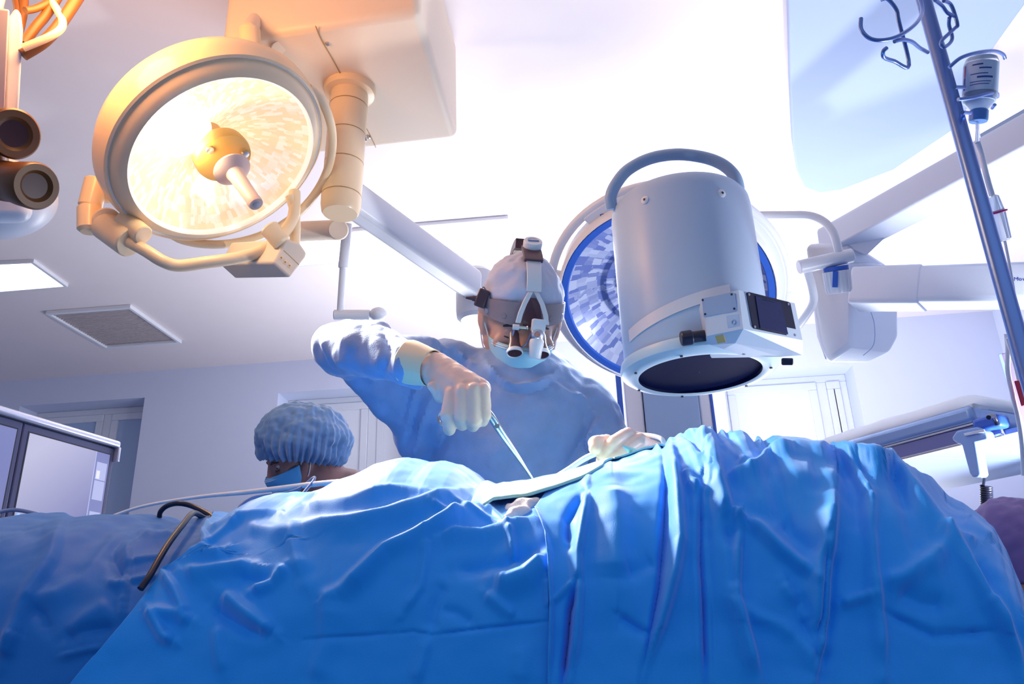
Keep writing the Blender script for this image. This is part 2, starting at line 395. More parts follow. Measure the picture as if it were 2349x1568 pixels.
for aa, zz in ((2.2, .12), (1.15, .22), (2.9, .42)):
    q = cf.p(r*math.cos(aa), r*math.sin(aa), Lc*zz); n = cf.d(math.cos(aa), math.sin(aa), 0)
    MB().lathe([(.001, .003), (.006, .003), (.007, 0)], frame_z(q, n), 14).build('column_screw', M['steel'], pen)
a0 = W(826, 470, dd*.99); a1 = W(1086, 655, 2.95)
arm = MB(); fa = frame_z(a0, a1-a0, (0, 0, 1)); La = np.linalg.norm(a1-a0)
vs = [(-.035, .052), (.035, .052), (.042, .03), (.042, -.03), (.03, -.052), (-.03, -.052), (-.042, -.03), (-.042, .03)]
arm.prism([fa.p(x, y, -.1) for x, y in vs], fa.d(0, 0, La+.1)); arm.build('arm', M['white'], pen, bevel=.012)
hd = frame_z(W(1094, 735, 3.0), (0, 0, 1), (0, 1, 0)); hz = np.linalg.norm(W(1094, 615, 3.0)-hd.o)
MB().lathe([(.06, 0), (.075, .012), (.078, .04), (.078, hz*.55), (.07, hz*.95), (.05, hz*1.05), (.02, hz*1.07)], hd, 40).build('arm_head', M['white'], pen)
# lower bracket and drop pipe
ddp = dd+.18
MB().tube([W(640, 536, ddp), W(700, 530, ddp), W(775, 527, ddp)], .034, 20, 1).build('bracket_bar', M['cream2'], pen, bevel=.004)
q = W(776, 527, ddp-.04); MB().lathe([(.034, 0), (.034, .05), (.030, .058), (.001, .058)], frame_z(q, CAM-q), 36).build('bracket_disc', M['cream2'], pen)
MB().cyl(W(797, 512, ddp), W(787, 615, ddp), .017, bev=.003).build('pipe_sleeve', M['white'], pen)
MB().cyl(W(787, 610, ddp), W(780, 716, ddp), .0115).build('drop_pipe', M['white'], pen)
MB().cyl(W(766, 722, ddp), W(850, 722, ddp), .018, bev=.003).build('pipe_joint', M['white'], pen)
q0 = W(850, 722, ddp+.03); q1 = W(880, 722, ddp-.03)
MB().ell(Fr(W(868, 720, ddp), *view_axes(W(868, 720, ddp))), .030, .024, .03).build('joint_ball', M['white'], pen)

# ------------------------------------------------------------------ surgical lamps
def disc_frame(u, v, d, maj, tilt):
    """maj = image direction (x right, y up) of the long axis; tilt towards the other axis (down)"""
    o = W(u, v, d); ex, ey, ez = view_axes(o); m = nrm(maj[0]*ex+maj[1]*ey); mi = np.cross(ez, m)   # minor, up-ish
    z = nrm(math.cos(tilt)*ez-math.sin(tilt)*mi); return Fr(o, m, np.cross(z, m), z)
def uv_disc(o, fr, R):
    me = o.data; uvl = me.uv_layers.new(name='UVMap'); off = origin_of(o)
    for l in me.loops:
        p = A(*me.vertices[l.vertex_index].co)+off-fr.o; x, y = p.dot(fr.x), p.dot(fr.y); rr = math.hypot(x, y)/R; an = math.atan2(y, x)/(2*PI)
        uvl.data[l.index].uv = (an*4.2, rr*.45)
def reflector(name, fr, R, material, parent, depth=.11):
    mb = MB(); n = 14; mb.lathe([(R*(.16+.84*i/n), -depth*(1-(.16+.84*i/n)**2)) for i in range(n+1)], fr, 120, cap=False)
    me = bpy.data.meshes.new(name); me.from_pydata(mb.v, [], mb.f); me.update()
    o = link_mesh(name, me, material, parent); uv_disc(o, fr, R); return o
d1 = 2.1; lf = disc_frame(515, 364, d1, (.858, .514), math.radians(44)); R1 = 211*d1/F
lampA = thing('surgical_lamp', 'large round cream surgical lamp, lit, with rose handle', 'surgical lamp', lf.o, 'surgical lamps over the table')
MB().lathe([(R1*1.0, .002), (R1*1.03, .012), (R1*1.10, .006), (R1*1.155, -.012), (R1*1.175, -.02), (R1*1.19, -.012), (R1*1.215, -.016), (R1*1.245, -.045), (R1*1.25, -.07),
            (R1*1.20, -.10), (R1*1.02, -.14), (R1*.8, -.165), (R1*.4, -.18), (.001, -.182)], lf, 96, cap=False).build('housing', M['cream'], lampA)
MB().lathe([(R1*1.0, .004), (R1*1.015, .010), (R1*1.03, .012), (R1*1.02, -.004), (R1*.99, -.006), (R1*1.0, .004)], lf, 96, cap=False).build('bezel_ring', mat('lit_bezel', (1, .95, .85), .3, emit=(1, .93, .75), es=.35), lampA)
MB().lathe([(R1*1.166, -.019), (R1*1.176, -.0165), (R1*1.186, -.014)], lf, 96, cap=False).build('rim_groove', M['white'], lampA)
reflector('reflector', lf, R1*.995, M['refl_warm'], lampA)
bulb = MB().ell(Fr(lf.p(-.05, .09, -.05), lf.x, lf.y, lf.z), .075, .06, .03).build('bulb_glow', mat('hot_bulb', (1, 1, 1), .4, emit=(1, .92, .72), es=4), lampA)
hub = MB().lathe([(R1*.30, -.035), (R1*.31, -.01), (R1*.30, .0), (R1*.001, .0)], lf, 48).build('hub_plate', M['amber'], lampA)
for an in (1.9, 4.0, 5.9):
    MB().lathe([(.011, 0), (.010, .006), (.001, .007)], Fr(lf.p(R1*.23*math.cos(an), R1*.23*math.sin(an), 0), lf.x, lf.y, lf.z), 14).build('hub_screw', M['steel'], hub)
hf = Fr(lf.p(.0, -.012, 0), lf.x, lf.y, lf.z)
hnd = MB().lathe([(R1*.20, .03), (R1*.205, .036), (R1*.16, .046), (R1*.10, .052), (.022, .062), (.020, .09), (.0185, .155), (.020, .17), (.018, .178), (.001, .179)], hf, 40).build('handle', M['pink'], lampA)
MB().lathe([(.009, .178), (.009, .181), (.001, .1815)], hf, 16).build('handle_screw', M['steel'], hnd)
# grab rail hugging the lower-right half
rail = []
for k in range(25):
    an = math.radians(4-150*k/24); rr = R1*(1.20+.17*math.sin(PI*k/24)**.6)
    rail.append(lf.p(rr*math.cos(an), rr*math.sin(an), -.04+.05*math.sin(PI*k/24)))
MB().tube(rail, .0125, 14, 3).build('grab_rail', M['cream'], lampA)
# top bracket
MB().cyl(W(575, 150, d1+.12), W(572, 66, d1+.14), .030, .030, bev=.004).build('top_bracket', M['cream'], lampA)
MB().boxw(*sorted([tuple(W(530, 150, d1+.2)), tuple(W(560, 68, d1+.24))])) .build('bracket_plate', M['cream2'], lampA, bevel=.006)
MB().tube([W(572, 70, d1+.14), W(600, 40, d1+.3), pl(640, 110, 2, 2.545)], .022, 14).build('hanger', M['cream2'], lampA)
# left joint
dj = d1+.02
MB().cyl(W(222, 412, dj+.02), W(206, 476, dj), .030, bev=.004).build('yoke_elbow', M['cream'], lampA)
MB().cyl(W(215, 440, dj+.02), W(275, 440, dj+.05), .030).build('yoke_stub', M['cream'], lampA)
MB().cyl(W(206, 472, dj), W(205, 532, dj-.02), .031, .030, bev=.008).build('yoke_elbow', M['cream'], lampA)
q = W(246, 508, dj-.03); MB().lathe([(.036, -.05), (.036, 0), (.033, .006), (.001, .007)], frame_z(q, CAM-q), 36).build('pivot_disc', M['cream'], lampA)
MB().cyl(W(240, 515, dj-.01), W(300, 556, dj-.05), .040, .042, bev=.004).build('pivot_block', M['cream'], lampA)
MB().cyl(W(283, 505, dj-.03), W(330, 540, dj-.06), .030, .026, bev=.003).build('pivot_collar', M['cream'], lampA)
MB().tube([W(285, 548, dj-.05), W(330, 572, dj-.05), W(372, 598, dj-.04), W(410, 609, dj-.02), W(470, 602, dj), W(540, 592, dj+.03), W(600, 575, dj+.06), W(640, 545, dj+.1), W(672, 500, dj+.14), W(676, 440, dj+.18)], .0165, 16).build('yoke_tube', M['cream'], lampA)
MB().tube([W(665, 450, dj+.16), W(678, 500, dj+.15), W(677, 560, dj+.13)], .0135, 14).build('yoke_tube', M['cream'], lampA)
# control box under the lamp
fp = [W(u, v, d) for u, v, d in ((627, 602, dj+.0), (655, 548, dj+.02), (690, 558, dj+.04), (705, 580, dj+.05), (666, 638, dj+.02))]
fn_ = nrm(np.cross(fp[1]-fp[0], fp[4]-fp[0])); fn_ = fn_ if fn_.dot(CAM-fp[0]) > 0 else -fn_
fp = [onplane(u, v, fp[0], fn_) for u, v in ((627, 602), (655, 548), (688, 555), (705, 580), (702, 590), (666, 638))]
ctl = MB().prism(fp, W(503, 606, dj+.14)-W(627, 602, dj+.0)).build('control_box', M['cream2'], lampA, bevel=.006)
for u, v in ((645, 591), (654, 601), (664, 609)):
    q = onplane(u, v, fp[0]+fn_*.0005, fn_); f2 = frame_z(q, fn_, tuple(fp[1]-fp[0]))
    kb = MB().box(f2, .009, .011, .002).build('key', M['cream'], ctl, bevel=.0008)
    MB().lathe([(.0016, .001), (.0026, .0014), (.0016, .0015)], f2, 12).build('key_mark', M['seam'], kb)
q0_, q1_ = onplane(651, 574, fp[0]+fn_*.0003, fn_), onplane(686, 607, fp[0]+fn_*.0003, fn_); MB().tube([q0_, q1_], .0008, 8).build('panel_seam', M['seam'], ctl)
MB().cyl(W(615, 520, dj+.03), W(650, 560, dj+.03), .026, bev=.005).build('sensor_barrel', M['cream'], lampA)

d2 = 2.22; l2 = disc_frame(1527, 686, d2, (1, 0), math.radians(33)); R2 = 226*d2/F
lampB = thing('surgical_lamp', 'round white surgical lamp with blue gasket, hidden partly behind the drum', 'surgical lamp', l2.o, 'surgical lamps over the table')
MB().lathe([(R2*1.065, .004), (R2*1.075, .010), (R2*1.09, .002), (R2*1.10, -.015), (R2*1.10, -.06), (R2*1.03, -.12), (R2*.8, -.17), (.001, -.2)], l2, 96, cap=False).build('housing', M['white'], lampB)
MB().lathe([(R2*.99, .0), (R2*1.0, .007), (R2*1.06, .008), (R2*1.07, -.002)], l2, 96, cap=False).build('gasket_ring', M['blue'], lampB)
reflector('reflector', l2, R2*.995, M['refl_blue'], lampB)
rg = MB().lathe([(R2*.46, -.045), (R2*.48, -.03), (R2*.50, -.045)], l2, 64, cap=False).build('inner_ring', M['white'], lampB)
MB().lathe([(R2*.16, -.10), (R2*.15, -.02), (R2*.001, -.01)], l2, 40).build('hub_plate', M['grey'], lampB)
rl = [l2.p(R2*1.19*math.cos(t), R2*1.19*math.sin(t), -.045) for t in np.linspace(0, 2*PI, 73)]
MB().tube(rl, .013, 14, 1, cap=False).build('grab_rail', M['white'], lampB)
ax2 = view_axes(l2.o)
def ang_img(deg):   # image angle (0 = right, 90 = up) to lamp plane direction
    return nrm(math.cos(math.radians(deg))*ax2[0]+math.sin(math.radians(deg))*ax2[1])
for a0_, a1_ in ((95, 128), (166, 200), (225, 262), (-40, 60)):
    mb = MB(); n = 12; top_ = []; bo = []
    for i in range(n+1):
        dr = ang_img(a0_+(a1_-a0_)*i/n); dr = nrm(dr-dr.dot(l2.z)*l2.z)
        top_.append(l2.o+dr*R2*1.18-l2.z*.028); bo.append(l2.o+dr*R2*1.08-l2.z*.028)
    mb.prism(top_+bo[::-1], -l2.z*.03); mb.build('rail_web', M['white'], lampB, bevel=.003)
dr = ang_img(129); q = l2.o+nrm(dr-dr.dot(l2.z)*l2.z)*R2*1.13
tq = onplane(1379, 502, l2.o-l2.z*.0272, l2.z); tx = nrm(ang_img(23)-ang_img(23).dot(l2.z)*l2.z)
link_mesh('lettering', text_mesh('Dräger', .020, Fr(tq, tx, np.cross(l2.z, tx), l2.z)), M['lettering'], lampB)
dk = d2+.04
MB().tube([W(1700, 494, dk), W(1800, 493, dk), W(1855, 494, dk), W(1890, 508, dk-.01), W(1912, 535, dk-.02), W(1925, 580, dk-.02)], .0115, 16).build('yoke_tube', M['white'], lampB)
MB().cyl(W(1832, 613, dk-.02), W(1955, 585, dk-.02), .020, bev=.002).build('yoke_sleeve', M['white'], lampB)
MB().tube([W(1850, 615, dk-.01), W(1862, 655, dk), W(1866, 690, dk+.01), W(1850, 722, dk+.02), W(1815, 765, dk+.03), W(1770, 800, dk+.05)], .0115, 16).build('yoke_tube', M['white'], lampB)
kf = frame_z(W(1925, 672, dk-.02), W(1918, 618, dk-.02)-W(1925, 672, dk-.02))
kn = MB()
pr = []
for i in range(72):
    a = 2*PI*i/72; rr = .034+(.0018 if (i//2) % 2 else 0); pr.append((rr*math.cos(a)*1.0, rr*math.sin(a)*.75))
hk = .062
n = len(pr); vs = [kf.p(x*.85, y*.85, 0) for x, y in pr]+[kf.p(x, y, .008) for x, y in pr]+[kf.p(x*1.05, y*1.05, hk) for x, y in pr]
kn.add(vs, [tuple(reversed(range(n)))]+[(j*n+i, j*n+(i+1) % n, (j+1)*n+(i+1) % n, (j+1)*n+i) for j in range(2) for i in range(n)]+[tuple(2*n+i for i in range(n))])
ko = kn.build('ribbed_knob', M['white'], lampB)
MB().prism([kf.p(x*1.0, y*1.0, hk+.001) for x, y in pr[::3]], kf.d(0, 0, .012)).build('knob_collar', M['blue'], lampB)
q = W(1916, 640, dk-.02); q = q+nrm(CAM-q)*.027; va = view_axes(q); MB().box(Fr(q, va[0], va[1], va[2]), .014, .045, .006).build('knob_label', M['blue'], ko)

# ------------------------------------------------------------------ x-ray drum
xc, yc = .227, 1.63; zb_ = 1.405
drum = thing('x_ray_drum', 'big pale blue x-ray detector drum with dark face over the patient', 'x-ray drum', (xc, yc, zb_))
df = Fr((xc, yc, zb_), (1, 0, 0), (0, 1, 0), (0, 0, 1))
Hd = .405
MB().lathe([(.152, .03), (.155, .04), (.1555, .12), (.156, Hd-.03), (.154, Hd-.012), (.146, Hd), (.001, Hd+.002)], df, 96).build('drum_body', mat('pale_blue_enamel', (.48, .62, .82), .38), drum)
MB().lathe([(.128, .0), (.135, -.002), (.150, 0), (.162, .008), (.165, .018), (.162, .030), (.153, .034)], df, 96, cap=False).build('bottom_rim', mat('pale_aqua_enamel', (.62, .80, .90), .35), drum)
MB().lathe([(.131, .002), (.128, .006), (.001, .006)], df, 96, cap=False).build('detector_face', mat('dark_navy_face', (.003, .008, .05), .6, spec=.04), drum)
MB().lathe([(.088, Hd), (.088, Hd+.015), (.075, Hd+.04), (.045, Hd+.055), (.001, Hd+.06)], df, 60).build('top_dome', M['grey'], drum)
pts = [W(u, v, d) for u, v, d in ((1404, 480, 1.80), (1401, 452, 1.80), (1412, 424, 1.80), (1440, 390, 1.81), (1490, 364, 1.82), (1550, 354, 1.82), (1610, 360, 1.82), (1655, 376, 1.81), (1684, 402, 1.80), (1694, 430, 1.80), (1692, 452, 1.80))]
MB().tube(pts, .0135, 18).build('ring_handle', M['grey'], drum)
for u, v in ((1480, 459), (1655, 444)):
    r0 = ray(u, v); A_ = r0[0]**2+r0[1]**2; B_ = 2*(r0[0]*(CAM[0]-xc)+r0[1]*(CAM[1]-yc)); C_ = (CAM[0]-xc)**2+(CAM[1]-yc)**2-.1558**2
    t_ = (-B_-math.sqrt(B_*B_-4*A_*C_))/(2*A_); q = CAM+r0*t_; n_ = nrm(A(q[0]-xc, q[1]-yc, 0))
    bs = MB().lathe([(.009, -.002), (.009, .002), (.006, .004), (.001, .004)], frame_z(q, n_), 20).build('boss', M['white'], drum)
    MB().lathe([(.0028, .004), (.0028, .0048), (.0001, .005)], frame_z(q, n_), 12).build('boss_hole', M['dark'], bs)
for an in (200, 250, 300, 350, 40, 100, 150):
    a = math.radians(an); MB().lathe([(.003, -.004), (.003, -.0015), (.0001, -.0016)], Fr(df.p(.144*math.cos(a), .144*math.sin(a), 0), (1, 0, 0), (0, 1, 0), (0, 0, 1)), 10).build('rim_screw', M['dark'], drum)
# clamp strap wrapping the body
sv = []; nst = 40
for i in range(nst+1):
    a = math.radians(205+i*(292-205)/nst); z = .060+.052*(i/nst)**1.2
    for rr, dz in ((.1565, 0), (.158, 0), (.158, .026), (.1565, .026)): sv.append(df.p(rr*math.cos(a), rr*math.sin(a), z+dz))
sf = [(i*4+k, i*4+(k+1) % 4, (i+1)*4+(k+1) % 4, (i+1)*4+k) for i in range(nst) for k in range(4)]
mb = MB(); mb.add(sv, sf); mb.build('clamp_strap', M['white'], drum)
# control box: two front facets meeting in a ridge
F_ = dict(TL=W(1610, 684, 1.52), TM=W(1694, 665, 1.46), TR=W(1823, 695, 1.53), BL=W(1622, 770, 1.51), BM=W(1705, 754, 1.45), BR=W(1841, 780, 1.52),
          LL=W(1626, 791, 1.535), LM=W(1687, 787, 1.50), LR=W(1787, 818, 1.55), LRR=W(1841, 814, 1.535))
bk = A(.0, .075, 0)
bm = bmesh.new()
for p in list(F_.values())+[F_[k]+bk for k in ('TL', 'TM', 'TR', 'BL', 'BR', 'LL')]: bm.verts.new(p)
bmesh.ops.convex_hull(bm, input=bm.verts); me = bpy.data.meshes.new('control_box'); bm.to_mesh(me); bm.free()
cbx = link_mesh('control_box', me, mat('box_pale_blue', (.62, .72, .84), .4), drum, smooth=False)
def plate(px, P, t, lift, name, material, parent, bevel=0.):
    n = nrm(np.cross(P[1]-P[0], P[2]-P[0])); n = n if n.dot(CAM-P[0]) > 0 else -n
    return MB().prism([onplane(u, v, P[0]+n*lift, n) for u, v in px], n*t).build(name, material, parent, smooth=False, bevel=bevel)
c5 = lambda L: [(1580+x/7.13, 640+y/7.13) for x, y in L]
PL = [F_['TL'], F_['TM'], F_['BL']]; PR = [F_['TM'], F_['TR'], F_['BM']]; PB = [F_['BL'], F_['BM'], F_['LL']]; PB2 = [F_['BM'], F_['BR'], F_['LR']]
gp = plate(c5([(222, 318), (700, 215), (765, 235), (795, 480), (775, 525), (255, 615)]), PL, .002, .0, 'grey_plate', M['grey'], cbx)
for u, v in c5([(240, 342), (712, 250), (755, 482), (280, 572)]):
    nn = nrm(np.cross(PL[1]-PL[0], PL[2]-PL[0])); nn = nn if nn.dot(CAM-PL[0]) > 0 else -nn
    MB().lathe([(.0022, .002), (.0022, .003), (.0001, .0032)], frame_z(onplane(u, v, PL[0], nn), nn), 10).build('plate_screw', M['dark'], gp)
bt = plate(c5([(620, 600), (825, 570), (850, 770), (645, 805)]), PL, .0012, .0, 'button_plate', mat('button_grey', (.42, .58, .80), .4), cbx, .0005)
q = onplane(*c5([(735, 702)])[0], PL[0]+nn*.0015, nn); MB().lathe([(.0032, 0), (.0046, .0), (.0046, .001), (.0032, .001), (.0032, 0)], frame_z(q, nn), 20, cap=False).build('button_ring', M['grey'], bt)
sp = plate(c5([(935, 230), (970, 212), (1620, 375), (1650, 400), (1760, 920), (1740, 955), (1060, 810), (1035, 780)]), PR, .002, .0, 'screen_bezel', M['dark'], cbx)
plate(c5([(1085, 275), (1500, 385), (1620, 905), (1165, 800)]), PR, .0012, .002, 'screen_glass', mat('blank_navy_screen', (.012, .02, .09), .12, coat=.4), sp)
plate(c5([(1205, 330), (1420, 380), (1420, 386), (1205, 337)]), PR, .0006, .0032, 'screen_slot', M['black'], sp)
n2_ = nrm(np.cross(PR[1]-PR[0], PR[2]-PR[0])); n2_ = n2_ if n2_.dot(CAM-PR[0]) > 0 else -n2_
for u, v in c5([(970, 255), (1613, 410), (1722, 920), (1065, 782)]):
    MB().lathe([(.0026, .002), (.0026, .003), (.0001, .0032)], frame_z(onplane(u, v, PR[0], n2_), n2_), 10).build('bezel_screw', M['steel'], sp)
plate(c5([(430, 930), (570, 905), (610, 1025), (475, 1050)]), PB, .0006, .0004, 'sticker', M['yellow'], cbx)
plate(c5([(1535, 1215), (1820, 1165), (1830, 1205), (1540, 1258)]), PB2, .0006, .0006, 'sticker', M['ochre'], cbx)
MB().cyl(W(1562, 777, 1.53), W(1625, 768, 1.535), .011, bev=.002).build('black_connector', M['dark'], drum)
MB().cyl(W(1562, 777, 1.53), W(1588, 773, 1.53), .0145, bev=.002).build('connector_collar', M['dark'], drum)
MB().box(Fr(W(1806, 829, 1.56), *view_axes(W(1806, 829, 1.56))), .022, .014, .02).build('latch', M['dark'], drum, bevel=.003)

# ------------------------------------------------------------------ tall column behind the drum
P0 = pl(1483, 985, 1, 3.1); P1 = pl(1611, 985, 1, 3.1)
colm = thing('equipment_column', 'grey-blue floor column with white side posts below the drum', 'equipment column', ((P0[0]+P1[0])/2, 3.15, 0))
MB().boxw((P0[0], 3.1, .12), (P1[0], 3.25, 1.98)).build('grey_panel', M['grey'], colm, bevel=.006)
a = pl(1440, 985, 1, 3.1); b = pl(1640, 985, 1, 3.1)
MB().boxw((a[0], 3.12, .1), (P0[0]-.003, 3.26, 2.0)).build('side_post', M['white'], colm, bevel=.008)
MB().boxw((P1[0]+.003, 3.12, .1), (b[0], 3.26, 2.0)).build('side_post', M['white'], colm, bevel=.008)
a2 = pl(1432, 985, 1, 3.1)
MB().cyl((a2[0]-.006, 3.12, .1), (a2[0]-.006, 3.12, 2.05), .011).build('blue_tube', M['blue'], colm)
MB().cyl((b[0]+.004, 3.12, .1), (b[0]+.004, 3.12, 2.05), .006).build('blue_tube', M['blue'], colm)
MB().boxw((a[0]-.1, 2.95, 0), (b[0]+.1, 3.45, .12)).build('column_foot', M['grey'], colm, bevel=.02)
# ------------------------------------------------------------------ right pendant: supply head, upper arm, horizontal arm
hc = W(1965, 715, 2.9)
rp = thing('supply_pendant', 'white supply pendant with rounded head, diagonal upper arm and horizontal arm', 'pendant', (hc[0], hc[1], H))
def V3(L): return [W(u, v, d) for u, v, d in L]
# head: rounded box, axis vertical
def head_pt(u, v, d): return W(u, v, d)
front = V3([(1872, 640, 2.86), (1930, 640, 2.80), (1962, 712, 2.80), (1952, 800, 2.80), (1900, 834, 2.84), (1880, 790, 2.87)])
bm = bmesh.new()
for p in V3([(1848, 560, 2.85), (1950, 555, 2.78), (1950, 795, 2.78), (1896, 833, 2.84), (1872, 770, 2.87), (2035, 610, 2.92), (2060, 700, 2.94), (2060, 770, 2.94), (2040, 808, 2.94), (1990, 832, 2.93), (1900, 555, 2.95), (1905, 800, 3.05), (2020, 600, 3.05), (2040, 790, 3.08)]): bm.verts.new(p)
bmesh.ops.convex_hull(bm, input=bm.verts); bmesh.ops.dissolve_limit(bm, angle_limit=math.radians(6), verts=bm.verts, edges=bm.edges)
me = bpy.data.meshes.new('supply_head'); bm.to_mesh(me); bm.free()
o = link_mesh('supply_head', me, M['pendant'], rp); b = o.modifiers.new('bevel', 'BEVEL'); b.width = .028; b.segments = 5; b.limit_method = 'ANGLE'; b.angle_limit = math.radians(20)
MB().tube([W(1998, 716, 2.83), W(2006, 745, 2.845), W(2004, 790, 2.84), W(1980, 815, 2.825)], .0014, 8).build('head_seam', M['grey'], rp)
# upper bracket block
MB().prism(V3([(1945, 600, 2.76), (2032, 606, 2.86), (2040, 640, 2.86), (1950, 640, 2.76)]), nrm(ray(1990, 620))*.12).build('bracket_block', M['pendant'], rp, bevel=.008)
# diagonal arm
a0 = W(1905, 560, 2.9); a1 = W(2352, 322, 2.25)
fa = frame_z(a0, a1-a0, (0, 0, 1)); La = np.linalg.norm(a1-a0); vs = [(-.055, .05), (.055, .05), (.06, .035), (.06, -.05), (-.06, -.05), (-.06, .035)]
mb = MB(); mb.prism([fa.p(x, y, 0) for x, y in vs], fa.d(0, 0, La+.35)); mb.build('diagonal_arm', mat('arm_grey_white', (.62, .70, .86), .4), rp, bevel=.006)
mb = MB(); w_ = [W(1926, 560, 2.80), W(1988, 585, 2.78), W(2096, 482, 2.66), W(2120, 455, 2.64)]; mb.prism(w_, nrm(ray(2000, 520))*.10); mb.build('arm_web', M['pendant'], rp, bevel=.004)
MB().prism([fa.p(x, y, La*.86) for x, y in ((-.03, .05), (.03, .05), (.03, .075), (-.03, .075))], fa.d(0, 0, .5)).build('arm_rail', M['grey'], rp, bevel=.002)
MB().cyl(fa.p(0, .02, La+.33), A(fa.p(0, .02, La+.33)[0], fa.p(0, .02, La+.33)[1], H-.04), .06).build('ceiling_column', M['pendant'], rp)
# horizontal arm
h0 = W(1962, 664, 2.74); h1 = W(2420, 655, 2.35)
fh = frame_z(h0, h1-h0, (0, 0, 1)); Lh = np.linalg.norm(h1-h0)
mb = MB(); vs = [(-.05, .062), (.05, .062), (.058, .05), (.058, -.05), (.05, -.06), (-.05, -.06), (-.058, -.05), (-.058, .05)]
mb.prism([fh.p(x, y, -.0) for x, y in vs], fh.d(0, 0, Lh+.2)); mb.build('horizontal_arm', M['pendant'], rp, bevel=.01)
mb = MB(); mb.prism([fh.p(x*1.04, y*1.08, .0) for x, y in vs], fh.d(0, 0, .22)); mb.build('arm_sleeve', M['pendant'], rp, bevel=.01)
fx = -fh.x if fh.x.dot(CAM-h0) < 0 else fh.x
tq = onplane(2279, 645, fh.p(0, 0, 0)+fx*.0588, fx); ty = nrm(fh.y)
link_mesh('lettering', text_mesh('Dräger Movita', .0165, Fr(tq, fh.z, ty, np.cross(fh.z, ty))), M['lettering'], rp)
# ------------------------------------------------------------------ drip stand
pd = 1.27
pt = W(2225, 380, pd); px_, py_ = pt[0], pt[1]
ivs = thing('drip_stand', 'blue steel drip stand with wire hooks at the right edge', 'drip stand', (px_, py_, 0))
def on_pole(v):   # point of the vertical pole seen at row v
    lo, hi = 0, 3
    for _ in range(40):
        m_ = (lo+hi)/2
        if proj(A(px_, py_, m_))[1] > v: lo = m_
        else: hi = m_
    return A(px_, py_, lo)
ztop = on_pole(-20)[2]
lean = 0
MB().cyl((px_, py_, .08), (px_, py_, ztop+.08), .0125, seg=32).build('pole', M['polesteel'], ivs)
for k in range(5):
    a = 2*PI*k/5+.3; e = A(px_+.28*math.cos(a), py_+.28*math.sin(a), .03)
    MB().tube([(px_, py_, .10), A(px_+.1*math.cos(a), py_+.1*math.sin(a), .075), e], .012, 12).build('foot', M['polesteel'], ivs)
MB().cyl((px_, py_, .06), (px_, py_, .16), .03).build('base_hub', M['polesteel'], ivs)
def hook(L, name='wire_hook', r=.0030, dz=.0):
    MB().tube([W(u, v, d) for u, v, d in L], r, 10, 6).build(name, M['polesteel'], ivs)
hook([(1975, 42, 1.17), (1976, 68, 1.165), (1995, 88, 1.16), (2025, 92, 1.16), (2062, 82, 1.17), (2100, 55, 1.2), (2116, 25, 1.24), (2108, -10, 1.26)])
hook([(2022, 0, 1.2), (2036, -2, 1.2), (2056, 22, 1.2), (2062, 50, 1.2), (2085, 150, 1.2), (2050, 140, 1.18), (2028, 132, 1.16), (2026, 118, 1.15), (2034, 110, 1.15)])
hook([(2052, 95, 1.17), (2070, 91, 1.18), (2092, 96, 1.2), (2110, 110, 1.23), (2128, 120, 1.26)])
hook([(2145, 0, 1.26), (2160, 12, 1.28), (2172, 28, 1.29), (2186, 36, 1.3), (2190, 36, 1.3)])
hook([(2165, 2, 1.29), (2182, 12, 1.31), (2196, 55, 1.31), (2190, 65, 1.31), (2160, 94, 1.29), (2166, 108, 1.29), (2184, 90, 1.31), (2177, 58, 1.31), (2178, 40, 1.3)])
# wire cage for the bottle
bc = W(2250, 195, 1.33)
hook([(2177, 155, 1.27), (2205, 132, 1.27), (2245, 120, 1.29), (2280, 117, 1.33), (2300, 124, 1.36), (2305, 134, 1.37)], 'bottle_cage')
hook([(2190, 200, 1.27), (2212, 200, 1.29)], 'bottle_cage')
hook([(2198, 228, 1.26), (2230, 224, 1.27), (2268, 214, 1.29), (2286, 214, 1.32), (2288, 222, 1.35)], 'bottle_cage')
hook([(2208, 258, 1.27), (2226, 259, 1.29)], 'bottle_cage')
hook([(2282, 240, 1.36), (2276, 248, 1.37)], 'bottle_cage')
# ------------------------------------------------------------------ bottle and line
b0 = W(2244, 279, 1.32); b1 = W(2252, 132, 1.325); bf = frame_z(b0, b1-b0, (0, 1, 0)); Lb = np.linalg.norm(b1-b0); rb = 36*1.32/F
btl = thing('infusion_bottle', 'clear infusion bottle hanging upside down in the drip stand cage', 'bottle', b0)
MB().lathe([(rb*.42, Lb*.10), (rb*.45, Lb*.17), (rb*.75, Lb*.26), (rb*.98, Lb*.36), (rb*1.0, Lb*.42), (rb*1.0, Lb*.90), (rb*.9, Lb*.97), (rb*.6, Lb), (.001, Lb)], bf, 40).build('bottle_body', M['clear'], btl)
MB().lathe([(rb*.92, Lb*.30), (rb*.95, Lb*.40), (rb*.95, Lb*.88), (.001, Lb*.88)], bf, 40).build('liquid', M['liquid'], btl)
MB().lathe([(rb*.30, 0), (rb*.52, 0), (rb*.56, Lb*.03), (rb*.56, Lb*.16), (rb*.48, Lb*.18), (.001, Lb*.18)], bf, 32).build('stopper_cap', mat('cap_blue', (.10, .26, .62), .35), btl)
lb = MB().lathe([(rb*1.008, Lb*.42), (rb*1.012, Lb*.44), (rb*1.012, Lb*.86), (rb*1.008, Lb*.87)], bf, 40, cap=False).build('paper_label', mat('pale_blue_label', (.52, .68, .92), .6), btl)
